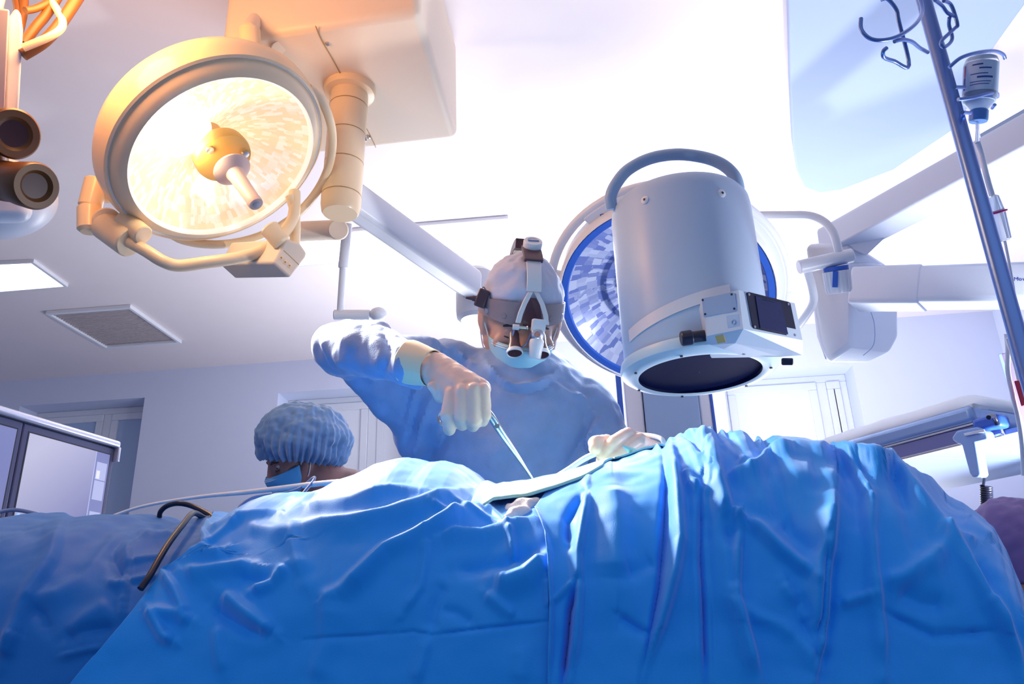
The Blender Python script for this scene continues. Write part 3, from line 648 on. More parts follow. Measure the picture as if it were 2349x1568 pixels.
def lab_arc(z, a0, a1, h, m_, nm):
    mb = MB(); n = 10; vs = []
    for i in range(n+1):
        a = a0+(a1-a0)*i/n
        for rr, dz in ((rb*1.014, 0), (rb*1.024, 0), (rb*1.024, h), (rb*1.014, h)): vs.append(bf.p(rr*math.cos(a), rr*math.sin(a), z+dz))
    mb.add(vs, [(i*4+k, i*4+(k+1) % 4, (i+1)*4+(k+1) % 4, (i+1)*4+k) for i in range(n) for k in range(4)]); return mb.build(nm, m_, lb)
va = CAM-bf.o; ac = math.atan2(va.dot(bf.y), va.dot(bf.x))
for z, s0, s1, h in ((.80, -.5, .1, .0022), (.74, -.1, .6, .0022), (.66, -.6, .4, .0014), (.60, -.2, .7, .0028), (.54, -.6, .6, .001), (.50, -.6, .5, .001)):
    lab_arc(Lb*z, ac+s0, ac+s1, h, M['lettering'], 'label_print')
lab_arc(Lb*.66, ac-1.15, ac-.98, Lb*.18, M['magenta'], 'label_stripe'); lab_arc(Lb*.46, ac-1.15, ac-.98, Lb*.19, M['lettering'], 'label_stripe')
drip = thing('infusion_line', 'clear drip line with magenta ringed chamber hanging from the infusion bottle', 'drip line', W(2300, 550, 1.32))
MB().tube([W(2242, 278, 1.32), W(2242, 300, 1.32), W(2242, 330, 1.32)], [.003, .0028, .004], 12).build('spike', M['clear'], drip)
MB().tube([W(2242, 325, 1.32), W(2250, 350, 1.32), W(2262, 400, 1.31), (W(2276, 450, 1.31))], .0045, 12).build('tube', M['whitetube'], drip)
cfm = frame_z(W(2305, 552, 1.31), W(2276, 448, 1.31)-W(2305, 552, 1.31)); Lq = np.linalg.norm(W(2276, 448, 1.31)-W(2305, 552, 1.31))
MB().lathe([(.006, 0), (.0105, .003), (.0125, Lq*.62), (.0115, Lq*.68), (.009, Lq*.97), (.005, Lq)], cfm, 32).build('drip_chamber', M['clear'], drip)
MB().lathe([(.0128, Lq*.60), (.0155, Lq*.61), (.0155, Lq*.64), (.0128, Lq*.65)], cfm, 32, cap=False).build('chamber_ring', M['magenta'], drip)
MB().tube([W(2305, 552, 1.31), W(2318, 620, 1.31), W(2335, 720, 1.31), W(2360, 860, 1.30), W(2375, 1000, 1.3)], .0022, 10).build('tube', M['whitetube'], drip)

# ------------------------------------------------------------------ bed with raised mattress at right
ZT = 1.33
TA, TB = pl(1985, 1076, 2, ZT), pl(2302, 998, 2, ZT); TC = pl(2362, 1088, 2, ZT); dx = nrm(TB-TA); dn = A(-dx[1], dx[0], 0); wid = (pl(2160, 1124, 2, ZT)-TA).dot(dn)
TB2 = TA+dx*(TB-TA).dot(dx)
bed = thing('side_table', 'raised steel side table with white sheeted pad at right', 'table', ((TA+TB)[0]/2+dn[0]*wid/2, (TA+TB)[1]/2+dn[1]*wid/2, 0))
Lt = np.linalg.norm(TB-TA)
fT = Fr(TA, dx, dn, (0, 0, 1))
mb = MB(); mb.prism([fT.p(-.25, 0, 0), fT.p(Lt+.16, 0, 0), fT.p(Lt+.16, wid, 0), fT.p(-.25, wid, 0)], A(0, 0, .012)); mb.build('underside_panel', mat('panel_pale_blue', (.32, .44, .74), .5), bed, smooth=False)
mb = MB(); mb.prism([fT.p(Lt*.42, wid*.0, -.0007), fT.p(Lt*.42+.003, wid*0, -.0007), fT.p(Lt*.62+.003, wid, -.0007), fT.p(Lt*.62, wid, -.0007)], A(0, 0, .0006)); mb.build('panel_seam', M['grey'], bed, smooth=False)
MB().box(Fr(fT.p(Lt/2-.12, -.006, .020), dx, dn, (0, 0, 1)), Lt+.25, .014, .040).build('dark_rail', mat('rail_slate', (.16, .18, .40), .35), bed, bevel=.002)
MB().box(Fr(fT.p(Lt/2-.12, -.010, .001), dx, dn, (0, 0, 1)), Lt+.25, .012, .006).build('edge_trim', M['steel'], bed, bevel=.001)
MB().box(Fr(fT.p(Lt/2-.12, -.010, .043), dx, dn, (0, 0, 1)), Lt+.25, .012, .005).build('edge_trim', M['steel'], bed, bevel=.001)
MB().box(Fr(fT.p(Lt/2-.15, -.004+wid/2, .070), dx, dn, (0, 0, 1)), Lt+.19, wid+.02, .048).build('steel_frame', mat('frame_blue_steel', (.28, .42, .70), .3, metal=.5), bed, bevel=.015, seg=4)
MB().box(Fr(fT.p(Lt+.12, wid*.5, .02), dx, dn, (0, 0, 1)), .05, wid*1.1, .035).build('cross_rail', M['white'], bed, bevel=.002)
for k in (.25, .6):
    MB().box(Fr(fT.p(Lt+.08, wid*k, .006), dx, dn, (0, 0, 1)), .06, .012, .02).build('rail_slot', M['dark'], bed)
MB().box(Fr(fT.p(Lt-.01, -.02, .03), dx, dn, (0, 0, 1)), .07, .05, .034).build('end_cap', M['blue'], bed, bevel=.01)
MB().prism([fT.p(Lt+.06, .02, -.0), fT.p(Lt+.24, .02, -.0), fT.p(Lt+.24, .02, -.16), fT.p(Lt+.15, .02, -.10)], dn*.05).build('leg_bracket', mat('bracket_blue', (.12, .20, .50), .5), bed, bevel=.004)
for x_ in (-.2, Lt+.1):
    MB().cyl(fT.p(x_, wid*.5, -ZT), fT.p(x_, wid*.5, 0), .022).build('leg', M['steel'], bed)
# pad with sheet
mb = MB(); n = 50; m_ = 16; vs = []
for i in range(n+1):
    for j in range(m_+1):
        s_ = i/n; t_ = j/m_; x_ = -.22+(Lt+.17)*s_; y_ = -.005+(wid+.01)*t_
        edge = min(1, (1-s_)*9)**.5*min(1, s_*6+.2)**.5*min(1, t_*6+.0)**.5
        vs.append(fT.p(x_, y_, .095+.055*edge+.006*noise.noise(Vector((x_*9, y_*30, 3)))))
fs = [(i*(m_+1)+j, (i+1)*(m_+1)+j, (i+1)*(m_+1)+j+1, i*(m_+1)+j+1) for i in range(n) for j in range(m_)]
mb.add(vs, fs); so = mb.build('white_sheet_pad', M['sheet'], None); so.modifiers.new('s', 'SOLIDIFY').thickness = .05
so.modifiers['s'].offset = -1
tag(so, 'white sheet covered pad on top of the raised side table', 'mattress pad')
hook_pts = [W(2268, 957, 1.9), W(2277, 953, 1.92), W(2284, 962, 1.93), W(2288, 974, 1.93)]
MB().tube(hook_pts, .0055, 12).build('black_handle', M['dark'], bed)
# hand control hung on the rail
q = fT.p((onplane(2240, 1000, fT.p(0, -.03, 0), dn)-TA).dot(dx), -.03, 0)
nn = -dn
def hp(u, v, off=.0): return onplane(u, v, fT.p(0, -.022-off, 0), dn)
hcx = thing('hand_control', 'pale T-shaped hand control hooked on the side table rail', 'hand control', hp(2255, 1095))
body = [hp(u, v) for u, v in ((2203, 1006), (2214, 990), (2262, 981), (2280, 992), (2286, 1010), (2256, 1016), (2270, 1090), (2264, 1096), (2250, 1096), (2244, 1088), (2226, 1022), (2216, 1019), (2206, 1012))]
MB().prism(body, -nn*-.035).build('control_body', mat('control_pale', (.28, .44, .76), .45), hcx, bevel=.005)
MB().prism([hp(u, v, .037) for u, v in ((2212, 994), (2258, 984), (2262, 990), (2216, 1000))], nn*.004).build('control_top', M['white'], hcx, bevel=.001)
e0 = hp(2258, 1097, .018)
coil = [e0+A(0, 0, -.0)]
zc0 = e0+A(0, 0, -.018); zc1 = hp(2264, 1150, .018)
ax_ = frame_z(zc0, zc1-zc0); Lz = np.linalg.norm(zc1-zc0)*1.7; N = 150
coil += [ax_.p(.011*math.cos(2*PI*12*i/N), .011*math.sin(2*PI*12*i/N), Lz*i/N) for i in range(N+1)]
MB().tube(coil, .0034, 8, 1).build('coiled_cord', M['dark'], hcx)

# ------------------------------------------------------------------ blue tray panel, white hoses and red clamp at the right edge
rk = 1.62
hs = thing('hose_bracket', 'blue bracket panel with two white hoses at the far right edge', 'hose bracket', W(2345, 1010, rk))
MB().prism([W(2290, 812, rk), W(2297, 810, rk+.01), W(2400, 1130, rk+.01), W(2386, 1130, rk)], nrm(ray(2340, 900))*.02+RM[:, 0]*.0).build('bracket_edge', M['grey'], hs, bevel=.001)
MB().prism([W(2297, 811, rk+.01), W(2311, 808, rk+.02), W(2345, 880, rk+.03), W(2400, 1130, rk+.02)], nrm(ray(2340, 900))*.01).build('bracket_panel', M['purple'], hs, bevel=.001)
MB().tube([W(2309, 765, rk-.03), W(2312, 800, rk-.03), W(2312, 850, rk-.03), W(2322, 900, rk-.03), W(2336, 960, rk-.03), W(2345, 1020, rk-.03), W(2349, 1090, rk-.03)], .0048, 12).build('hose', M['whitetube'], hs)
MB().tube([W(2312, 775, rk-.04), W(2326, 820, rk-.04), W(2338, 870, rk-.04), W(2352, 920, rk-.04)], .0052, 12).build('hose', M['whitetube'], hs)
MB().box(Fr(W(2318, 771, rk-.03), *view_axes(W(2318, 771, rk-.03))), .008, .014, .012).build('hose_clip', M['lettering'], hs, bevel=.002)
MB().prism([W(2326, 873, rk-.06), W(2338, 872, rk-.06), W(2350, 893, rk-.06), W(2355, 930, rk-.06), W(2343, 932, rk-.06)], nrm(ray(2340, 900))*.015).build('hose_clamp', M['red'], hs, bevel=.002)

# ------------------------------------------------------------------ monitors at left
dTR = 2.5
TR = W(262, 1024, dTR); TLn = pl(0, 948, 2, TR[2]); mx = nrm(TR-TLn); mz = A(0, 0, 1); my = np.cross(mz, mx)   # my points away
mon = thing('monitor_cart', 'twin monitor cart with silver top bar at the left edge', 'monitor cart', (TR[0]-mx[0]*.4, TR[1]-mx[1]*.4+.1, 0))
fM = Fr(TR, mx, my, mz)
if my.dot(CAM-TR) > 0: fM = Fr(TR, mx, -my, mz)
def mp(u, v, off=0.): 
    p = onplane(u, v, TR+fM.y*off, fM.y); return (p-TR).dot(mx), (p-TR)[2]
xdiv = mp(45, 1000)[0]; xr = -.004; hM = .34; wM = xr-xdiv
def mbox(x0, x1, y0, y1, z0, z1): 
    return MB().box(Fr(fM.p((x0+x1)/2, (y0+y1)/2, (z0+z1)/2), fM.x, fM.y, fM.z), x1-x0, abs(y1-y0), z1-z0)
mbox(xdiv-wM-.02, .006, -.022, .09, -.006, .016).build('silver_bar', M['silverbar'], mon, bevel=.008, seg=4)
mbox(-.0035, .006, -.024, .09, -.05, -.004).build('bar_end_cap', M['silverbar'], mon, bevel=.003)
for k in range(2):
    x1 = xr-k*(wM+.002); x0 = x1-wM
    bz = mbox(x0, x1, -.008, .07, -hM, -.008).build('monitor_bezel', M['bezel'], mon, bevel=.004)
    bw = .022
    ls = mbox(x0+bw, x1-bw*.8, -.0095, -.008, -hM+.03, -.032).build('screen', M['screen'] if k == 0 else M['screen3'], bz, smooth=False)
    mbox(x0+bw-.004, x1-bw*.8+.004, -.0088, -.0075, -hM+.026, -.028).build('screen_border', M['dark'], bz, smooth=False)
    if k == 0:
        xs = x1-bw*.8; ws = .052
        mbox(xs-ws, xs, -.0100, -.0094, -hM+.03, -.032).build('side_menu', M['screen3'], ls, smooth=False)
        mbox(xs-ws-.003, xs-ws, -.0102, -.0094, -hM+.03, -.032).build('menu_line', M['screen2'], ls, smooth=False)
        for z0, z1, mm in ((-.115, -.062, 'screen2'), (-.175, -.118, 'screen2'), (-.235, -.21, 'screen2')):
            mbox(xs-ws+.006, xs-.006, -.0104, -.0099, z0, z1).build('menu_box', M[mm], ls, smooth=False)
        mbox(xs-ws+.009, xs-.03, -.0108, -.0103, -.112, -.088).build('menu_box', M['screenw'], ls, smooth=False)
    else:
        f = Fr(fM.p((x0+x1)/2, -.0097, -.19), fM.x, -fM.z, fM.y)
        MB().lathe([(.001, -.0012), (.125, -.0012), (.125, 0)], Fr(f.o, f.x, f.y, f.z), 60).build('round_scan', M['screenw'], ls, smooth=False)
mbox(xdiv-wM, xr, -.004, .07, -hM-.05, -hM-.004).build('monitor_base', M['dark'], mon, bevel=.006)
q = mp(34, 1181); MB().lathe([(.004, -.002), (.004, .002), (.001, .003)], frame_z(fM.p(q[0], -.012, max(q[1], -hM-.03)), -fM.y), 14).build('power_light', mat('blue_led', (.1, .2, 1), .3, emit=(.2, .4, 1), es=1.5), mon)
mbox(xdiv-.05, xdiv+.05, .0, .08, -TR[2]+.1, -hM-.04).build('cart_column', M['grey'], mon, bevel=.01)
mbox(xdiv-.3, xdiv+.3, -.2, .3, -TR[2], -TR[2]+.1).build('cart_base', M['grey'], mon, bevel=.02)
dl = proj(fM.p(xdiv, -.03, -hM))[2]-.05
MB().tube([W(-20, 1178, dl), W(30, 1169, dl), W(75, 1176, dl), W(108, 1187, dl), W(140, 1196, dl)], .005, 10).build('cable', M['greytube'], mon)

# ------------------------------------------------------------------ surgical microscope at the top left
dm = 1.75
mic = thing('surgical_microscope', 'white surgical microscope with dark eyepieces cut by the upper left edge', 'microscope', W(10, 520, dm))
MB().prism([W(-90, 8, dm-.04), W(22, 22, dm-.04), W(10, 262, dm-.04), W(-90, 262, dm-.04)], nrm(ray(0, 100))*.03).build('arm_face', mat('taupe_enamel', (.52, .44, .50), .4), mic, bevel=.004)
MB().prism([W(20, 40, dm-.02), W(36, 18, dm-.02), W(48, 30, dm-.02), W(53, 70, dm-.02), W(42, 268, dm-.02), W(8, 268, dm-.02)], nrm(ray(0, 100))*.11).build('arm_plate', M['white'], mic, bevel=.01, seg=4)
MB().tube([W(-40, 30, dm+.03), A(*W(-40, 30, dm+.03)[:2], H-.05)], .035, 24).build('ceiling_arm', M['white'], mic)
MB().ell(Fr(W(-15, 455, dm+.10), *view_axes(W(-15, 455, dm+.10))), 138*dm/F, 100*dm/F, .10, 40, 24).build('housing', M['white'], mic)
MB().box(Fr(W(-30, 455, dm+.05), *view_axes(W(-30, 455, dm+.05))), .17, .11, .12).build('housing_block', M['white'], mic, bevel=.03, seg=5)
MB().cyl(W(2, 345, dm+.03), W(6, 380, dm+.03), .014).build('joint_pin', M['steel'], mic)
def eyepiece(a, b, r, ecc):
    L = np.linalg.norm(b-a); f = frame_z(a, b-a)
    e = MB().lathe([(r*.9, 0), (r*.95, L*.05), (r*.95, L*.55), (r*.9, L*.58), (r*1.02, L*.78), (r*1.08, L*.97), (r*1.0, L), (r*.72, L*1.0), (r*.66, L*.97)], f, 44, cap=False).build('eyepiece', M['brownblack'], mic)
    MB().lathe([(r*.72, L*1.002), (r*.66, L*.985), (r*.55, L*.96)], f, 44, cap=False).build('eyecup_ring', M['brown'], e)
    MB().lathe([(r*.67, L*.965), (.001, L*.96)], f, 40).build('eye_lens', M['lens'], e)
eyepiece(W(-40, 295, dm-.02), W(34, 307, dm-.12), 50*dm/F, 0)
eyepiece(W(-50, 405, dm-.04), W(85, 427, dm-.16), 46*dm/F, 0)
for L, r, mm in (([(55, -5), (52, 30), (46, 60), (40, 80)], .010, 'brown'), ([(34, -10), (40, 20), (36, 40)], .008, 'brown'), ([(120, -5), (106, 8), (80, 20), (58, 24)], .008, 'brown'),
                 ([(180, -8), (155, 30), (128, 68), (95, 100), (52, 126)], .013, 'brown'), ([(133, -8), (105, 35), (82, 62), (54, 100)], .011, 'brown'),
                 ([(108, -10), (128, 18), (143, 48), (138, 68), (110, 86), (52, 110)], .0085, 'cream')):
    MB().tube([W(u, v, dm+.06-.02*k_) for k_, (u, v) in enumerate(L)], r, 12).build('cable', M[mm], mic)
# ------------------------------------------------------------------ people
def head_frame(u, v, d, yaw, pitch, roll):
    """yaw > 0 turns the face to image right, pitch > 0 down, roll > 0 clockwise on screen"""
    o = W(u, v, d); ex, ey, ez = view_axes(o)
    R = Matrix.Rotation(-roll, 3, Vector((0, 0, 1))) @ Matrix.Rotation(yaw, 3, Vector((0, 1, 0))) @ Matrix.Rotation(pitch, 3, Vector((1, 0, 0)))
    B = np.array([ex, ey, ez]).T @ np.array(R); return Fr(o, B[:, 0], B[:, 1], B[:, 2])
def add_head(mb, h, ears=True):
    E = lambda x, y, z, rx, ry, rz: mb.ell(Fr(h.p(x, y, z), h.x, h.y, h.z), rx, ry, rz, 28, 18)
    E(0, .040, -.018, .077, .088, .096)            # skull
    E(0, -.012, -.018, .078, .066, .088)           # temples and ears line
    E(0, -.045, .022, .067, .086, .066)            # face
    E(0, -.116, .046, .034, .030, .034)            # chin
    E(0, -.010, .066, .050, .014, .022)            # brow
    for s in (-1, 1):
        E(s*.040, -.054, .056, .026, .024, .020)   # cheek
        mb.cap(h.p(s*.062, -.06, .0), h.p(s*.028, -.126, .04), .020, .016)
        if ears:
            E(s*.083, -.018, -.012, .008, .032, .020); E(s*.089, -.010, -.018, .006, .026, .014); E(s*.080, -.040, -.004, .008, .012, .012)
    mb.cap(h.p(0, -.016, .080), h.p(0, -.060, .100), .009, .013); E(0, -.062, .093, .018, .010, .014)   # nose
    E(0, -.092, .078, .024, .010, .014)            # lips
    mb.cap(h.p(0, -.03, -.035), h.p(0, -.16, -.055), .056, .058)
def eye(h, s, parent, y=-.029):
    c = h.p(s*.032, y, .0635); o = MB().sph(c, .0125).build('eyeball', mat('eye_white', (.6, .55, .55), .2), parent)
    g = nrm(h.d(0, -.45, .9)); MB().ell(frame_z(c+g*.0095, g), .006, .006, .0045).build('iris', M['eye'], o)
    fr = Fr(c, h.x, h.y, h.z); vs = []
    mb = MB(); n = 14; m_ = 6
    for i in range(n+1):
        for j in range(m_+1):
            a = PI*i/n; b = math.radians(-8+95*j/m_); vs.append(fr.p(.0138*math.cos(a), .0138*math.sin(a)*math.sin(b), .0138*math.sin(a)*math.cos(b)))
    mb.add(vs, [(i*(m_+1)+j, (i+1)*(m_+1)+j, (i+1)*(m_+1)+j+1, i*(m_+1)+j+1) for i in range(n) for j in range(m_)]); mb.build('eyelid', M['skin'], o)
    return o
def hand_mesh(chains, palm, vox=.0018, sm=4):
    mb = MB()
    for pts, rs in palm+chains: mb.chain([W(*p) for p in pts], rs)
    return fuse(mb, vox, sm, .4)

# ---- surgeon
hs_ = head_frame(1197, 722, 1.75, math.radians(9), math.radians(8), math.radians(4))
feetc = W(1180, 1100, 1.72)
sur = thing('person', 'surgeon in blue gown, pale cap and aqua mask with one elbow raised', 'person', (feetc[0], feetc[1]+.12, 0))
px0, py0 = feetc[0], feetc[1]
sh_l, el_l, wr_l = W(985, 850, 1.74), W(762, 800, 1.56), W(955, 832, 1.33)
sh_r, el_r, wr_r = W(1345, 962, 1.73), W(1425, 1090, 1.63), W(1500, 1048, 1.44)
neck0 = hs_.p(0, -.16, -.055)
mb = MB(); add_head(mb, hs_)
chest = W(1185, 985, 1.76)
mb.chain([neck0, W(1190, 900, 1.80), chest, A(px0, py0+.08, 1.05), A(px0, py0+.10, .9)], [.058, .085, .12, .12, .125])
mb.chain([W(1190, 915, 1.80), sh_l], [.07, .045]); mb.chain([W(1190, 925, 1.80), sh_r], [.07, .044])
mb.chain([sh_l, el_l, wr_l], [.042, .034, .024]); mb.chain([sh_r, el_r, wr_r], [.042, .034, .024])
for s in (-1, 1):
    mb.chain([A(px0+s*.09, py0+.10, .9), A(px0+s*.10, py0+.10, .48), A(px0+s*.10, py0+.13, .09)], [.085, .058, .042])
    mb.chain([A(px0+s*.10, py0+.14, .045), A(px0+s*.11, py0-.04, .035)], [.045, .035])
me = fuse(mb, .0045, 4)
body = link_mesh('body', me, M['skin'], sur)
for s in (-1, 1):
    eye(hs_, s, body)
    MB().tube([hs_.p(s*.022, -.036, .0775), hs_.p(s*.033, -.039, .079), hs_.p(s*.045, -.037, .0735)], .0014, 8).build('eyelash', M['hair'], body)
    br = MB().tube([hs_.p(s*.014, -.016, .085), hs_.p(s*.03, -.011, .082), hs_.p(s*.048, -.016, .070)], [.003, .0042, .0022], 10).build('eyebrow', M['hair'], body)
# gown: torso, sleeves, skirt
mb = MB()
torso = [W(1190, 890, 1.78), W(1185, 960, 1.74), W(1170, 1060, 1.70), A(px0, py0+.04, 1.0), A(px0, py0+.07, .85)]
mb.ell(Fr(W(1180, 985, 1.75), (1, 0, 0), (0, 1, 0), (0, 0, 1)), .205, .15, .20, 32, 20)
mb.ell(Fr(W(1165, 1100, 1.74), (1, 0, 0), (0, 1, 0), (0, 0, 1)), .205, .155, .22, 32, 20)
mb.ell(Fr(W(1195, 925, 1.79), (1, 0, 0), (0, 1, 0), (0, 0, 1)), .17, .12, .08, 32, 20)
mb.chain([W(1165, 1060, 1.76), A(px0, py0+.07, .85), A(px0, py0+.09, .45)], [.19, .19, .22])
mb.chain([W(1197, 884, 1.785), W(1192, 925, 1.79)], [.058, .085])
mb.chain([W(1150, 880, 1.79), W(1020, 832, 1.76), W(985, 838, 1.75)], [.055, .060, .060])
mb.chain([W(1235, 900, 1.79), W(1330, 930, 1.73), W(1356, 955, 1.71)], [.060, .066, .066])
# raised sleeve
mb.chain([W(985, 838, 1.75), W(880, 828, 1.66), W(785, 800, 1.57)], [.062, .056, .052])
mb.chain([W(772, 796, 1.55), W(840, 800, 1.46), W(905, 820, 1.38), W(938, 830, 1.345)], [.048, .052, .042, .036])
mb.chain([W(800, 772, 1.53), W(860, 780, 1.46)], [.034, .036])
# cloth web hanging from the raised arm to the side
for (a, b, ra, rb_) in (((820, 850, 1.62), (960, 960, 1.70), .03, .05), ((870, 880, 1.64), (975, 990, 1.70), .03, .05), ((840, 880, 1.63), (930, 975, 1.68), .018, .03), ((900, 930, 1.66), (960, 1010, 1.70), .018, .05), ((930, 860, 1.68), (1010, 960, 1.70), .06, .07)):
    mb.cap(W(*a), W(*b), ra, rb_)
# other sleeve
mb.chain([W(1356, 955, 1.71), W(1392, 1010, 1.66), W(1430, 1085, 1.62)], [.064, .050, .048])
mb.chain([W(1430, 1085, 1.62), W(1495, 1052, 1.46)], [.046, .034])
me = fuse(mb, .0058, 9)
co = get_co(me); no = get_no(me); U, V_, D_ = proj(co)
cr = 5.5e-4
disp = ridge_disp(U, V_, [
    # armpit folds
    ([(985, 800), (960, 860), (940, 930), (925, 1010)], .016, 9, 16), ([(1010, 850), (985, 920), (960, 1000), (945, 1060)], .012, 8, 12), ([(950, 870), (935, 930), (922, 980)], -.010, 8, 8),
    ([(1035, 880), (1010, 960), (1000, 1040)], .007, 10, 10),
    # shoulder by the raised arm
    ([(965, 775), (1000, 790), (1040, 815)], .006, 6, 8), ([(1050, 805), (1070, 830), (1100, 845)], .008, 6, 8), ([(990, 770), (1005, 800), (1000, 830)], .006, 5, 7), ([(1030, 800), (1048, 825), (1042, 850)], -.006, 7, 7), ([(1075, 815), (1085, 840), (1070, 860)], .005, 6, 6),
    # chest, diagonal folds toward the lower arm
    ([(1385, 950), (1365, 1000), (1330, 1060), (1310, 1090)], .020, 8, 14), ([(1350, 965), (1338, 1010), (1300, 1080)], -.012, 10, 10), ([(1375, 935), (1352, 960), (1340, 1000)], .009, 7, 9),
    ([(1260, 870), (1300, 900), (1345, 915)], .005, 5, 8), ([(1245, 880), (1290, 915), (1330, 945)], .004, 5, 8), ([(1310, 890), (1350, 930), (1380, 985)], .006, 6, 10), ([(1395, 985), (1380, 1010), (1350, 1040)], .007, 6, 8),
    # collar
    ([(1108, 812), (1124, 842), (1152, 872), (1185, 886), (1232, 882), (1268, 862), (1286, 835)], .009, 6, 9), ([(1118, 855), (1150, 888), (1195, 902), (1240, 896), (1278, 872)], -.005, 5, 6),
    # forearm sleeve wrinkles
    ([(770, 745), (800, 790), (790, 850)], .004, 14, 20), ([(840, 735), (868, 800), (855, 868)], .004, 12, 18), ([(905, 760), (918, 815), (908, 870)], .004, 8, 12), ([(880, 750), (890, 800), (878, 860)], -.006, 8, 8), ([(735, 770), (760, 810), (800, 840)], .006, 10, 12), ([(925, 775), (932, 822), (922, 872)], .004, 5, 6),
    ([(760, 850), (830, 890), (900, 920)], .006, 9, 12), ([(800, 880), (860, 930), (910, 975)], .006, 10, 12)])
wn = vnoise(co, 13, 1, 3)*.007+vnoise(co*A(1, 1, .5), 34, 2, 2)*.0025
set_co(me, co+no*(disp+wn)[:, None])
gown = link_mesh('gown', me, M['gown'], sur)
# neckline strip showing at the right of the mask
MB().tube([hs_.p(.050, -.150, .020), hs_.p(.062, -.128, -.005), hs_.p(.066, -.12, -.03)], [.016, .015, .012], 12).build('undershirt', M['navy'], sur)
# gloves
def glove(chains, palm, name='glove', m='glove'):
    me = hand_mesh(chains, palm); co = get_co(me); set_co(me, co+get_no(me)*(vnoise(co, 70, 5, 2)*.0009)[:, None]); return link_mesh(name, me, M[m], sur)
gR = glove([
    ([(1036, 903, 1.262), (1026, 950, 1.248), (1031, 985, 1.262)], [.0118, .0108, .0098]),
    ([(1060, 896, 1.250), (1058, 958, 1.240), (1060, 974, 1.268), (1066, 930, 1.285)], [.0116, .0108, .010, .009]),
    ([(1086, 893, 1.246), (1087, 966, 1.238), (1086, 976, 1.268), (1088, 930, 1.285)], [.0118, .0108, .010, .009]),
    ([(1109, 894, 1.250), (1112, 952, 1.245), (1106, 966, 1.272), (1100, 925, 1.285)], [.0112, .0102, .0095, .009]),
    ([(1012, 908, 1.292), (1000, 894, 1.284), (989, 884, 1.280)], [.012, .009, .0065])],
   [([(958, 832, 1.338), (992, 846, 1.318)], [.0275, .0255]), ([(992, 846, 1.318), (1038, 898, 1.275)], [.024, .0165]), ([(998, 840, 1.318), (1062, 890, 1.264)], [.024, .0165]), ([(1004, 838, 1.315), (1086, 886, 1.262)], [.022, .0165]), ([(1006, 838, 1.314), (1106, 890, 1.264)], [.021, .0145]),
    ([(1030, 880, 1.295), (1080, 925, 1.280)], [.022, .020]), ([(990, 858, 1.315), (1022, 905, 1.288)], [.018, .014]), ([(1060, 925, 1.275), (1095, 930, 1.275)], [.018, .018])])
# cuff of the glove over the sleeve
cf0 = W(936, 829, 1.345); cf1 = W(990, 844, 1.318); fc = frame_z(cf0, cf1-cf0); L = np.linalg.norm(cf1-cf0)
mb = MB(); n = 8
mb.lathe([(.0365, 0), (.0382, .002), (.0375, L*.2), (.0355, L*.5), (.033, L*.8), (.0315, L), (.0302, L*1.02), (.029, L*.98)], fc, 48, cap=False)
me = mb.mesh('cuff'); co = get_co(me); set_co(me, co+get_no(me)*(vnoise(co*A(1, 1, 1), 45, 3, 2)*.0012)[:, None])
link_mesh('glove_cuff', me, M['cuff'], sur)
gL = glove([
    ([(1440, 995, 1.365), (1408, 1012, 1.335), (1382, 1045, 1.325), (1380, 1058, 1.335)], [.0118, .0110, .0100, .0088]),
    ([(1466, 1008, 1.365), (1428, 1036, 1.332), (1396, 1052, 1.325), (1388, 1062, 1.335)], [.0118, .0110, .0100, .0088]),
    ([(1478, 1030, 1.372), (1445, 1058, 1.340), (1412, 1068, 1.335)], [.0112, .0102, .009]),
    ([(1482, 1050, 1.380), (1455, 1075, 1.352), (1428, 1080, 1.345)], [.0100, .009, .008]),
    ([(1435, 1030, 1.395), (1392, 1012, 1.365), (1366, 1016, 1.335), (1364, 1028, 1.325)], [.014, .0120, .0130, .0105])],
   [([(1505, 1048, 1.44), (1490, 1040, 1.42)], [.027, .026]), ([(1490, 1040, 1.42), (1442, 1000, 1.37)], [.024, .0135]), ([(1490, 1040, 1.42), (1466, 1012, 1.37)], [.024, .0145]), ([(1490, 1044, 1.42), (1478, 1034, 1.376)], [.022, .0145]), ([(1490, 1046, 1.42), (1480, 1052, 1.385)], [.022, .013]), ([(1485, 1040, 1.42), (1435, 1030, 1.40)], [.020, .015])])
# ---- cap
def dome(name, h, c, rad, y_cut, seed, material, parent, amp=.004, n=90, m=40, pucker=0):
    vs = []; 
    for j in range(m+1):
        p = (PI*.5+math.asin(max(-1, min(1, (c[1]-y_cut)/rad[1]))))*j/m
        for i in range(n):
            a = 2*PI*i/n; x, y, z = math.sin(p)*math.cos(a), math.cos(p), math.sin(p)*math.sin(a)
            k = noise.fractal(Vector((x*2.2+seed, y*2.6, z*2.2)), 1, 2, 3)*amp+noise.noise(Vector((x*7, y*3+seed, z*7)))*amp*.5
            if pucker: k += amp*.55*math.sin(a*pucker+2*math.sin(3*a))*(j/m)**2.2*1.2
            vs.append(h.p(c[0]+x*(rad[0]+k), c[1]+y*(rad[1]+k), c[2]+z*(rad[2]+k)))
    mb = MB(); mb.add(vs, [(j*n+i, (j+1)*n+i, (j+1)*n+(i+1) % n, j*n+(i+1) % n) for j in range(m) for i in range(n)])
    o = mb.build(name, material, parent); s = o.modifiers.new('s', 'SOLIDIFY'); s.thickness = .0015; s.offset = -1; return o
dome('cap', hs_, (0, .038, -.018), (.0885, .096, .106), -.004, 3.3, M['cap'], sur, .0055)
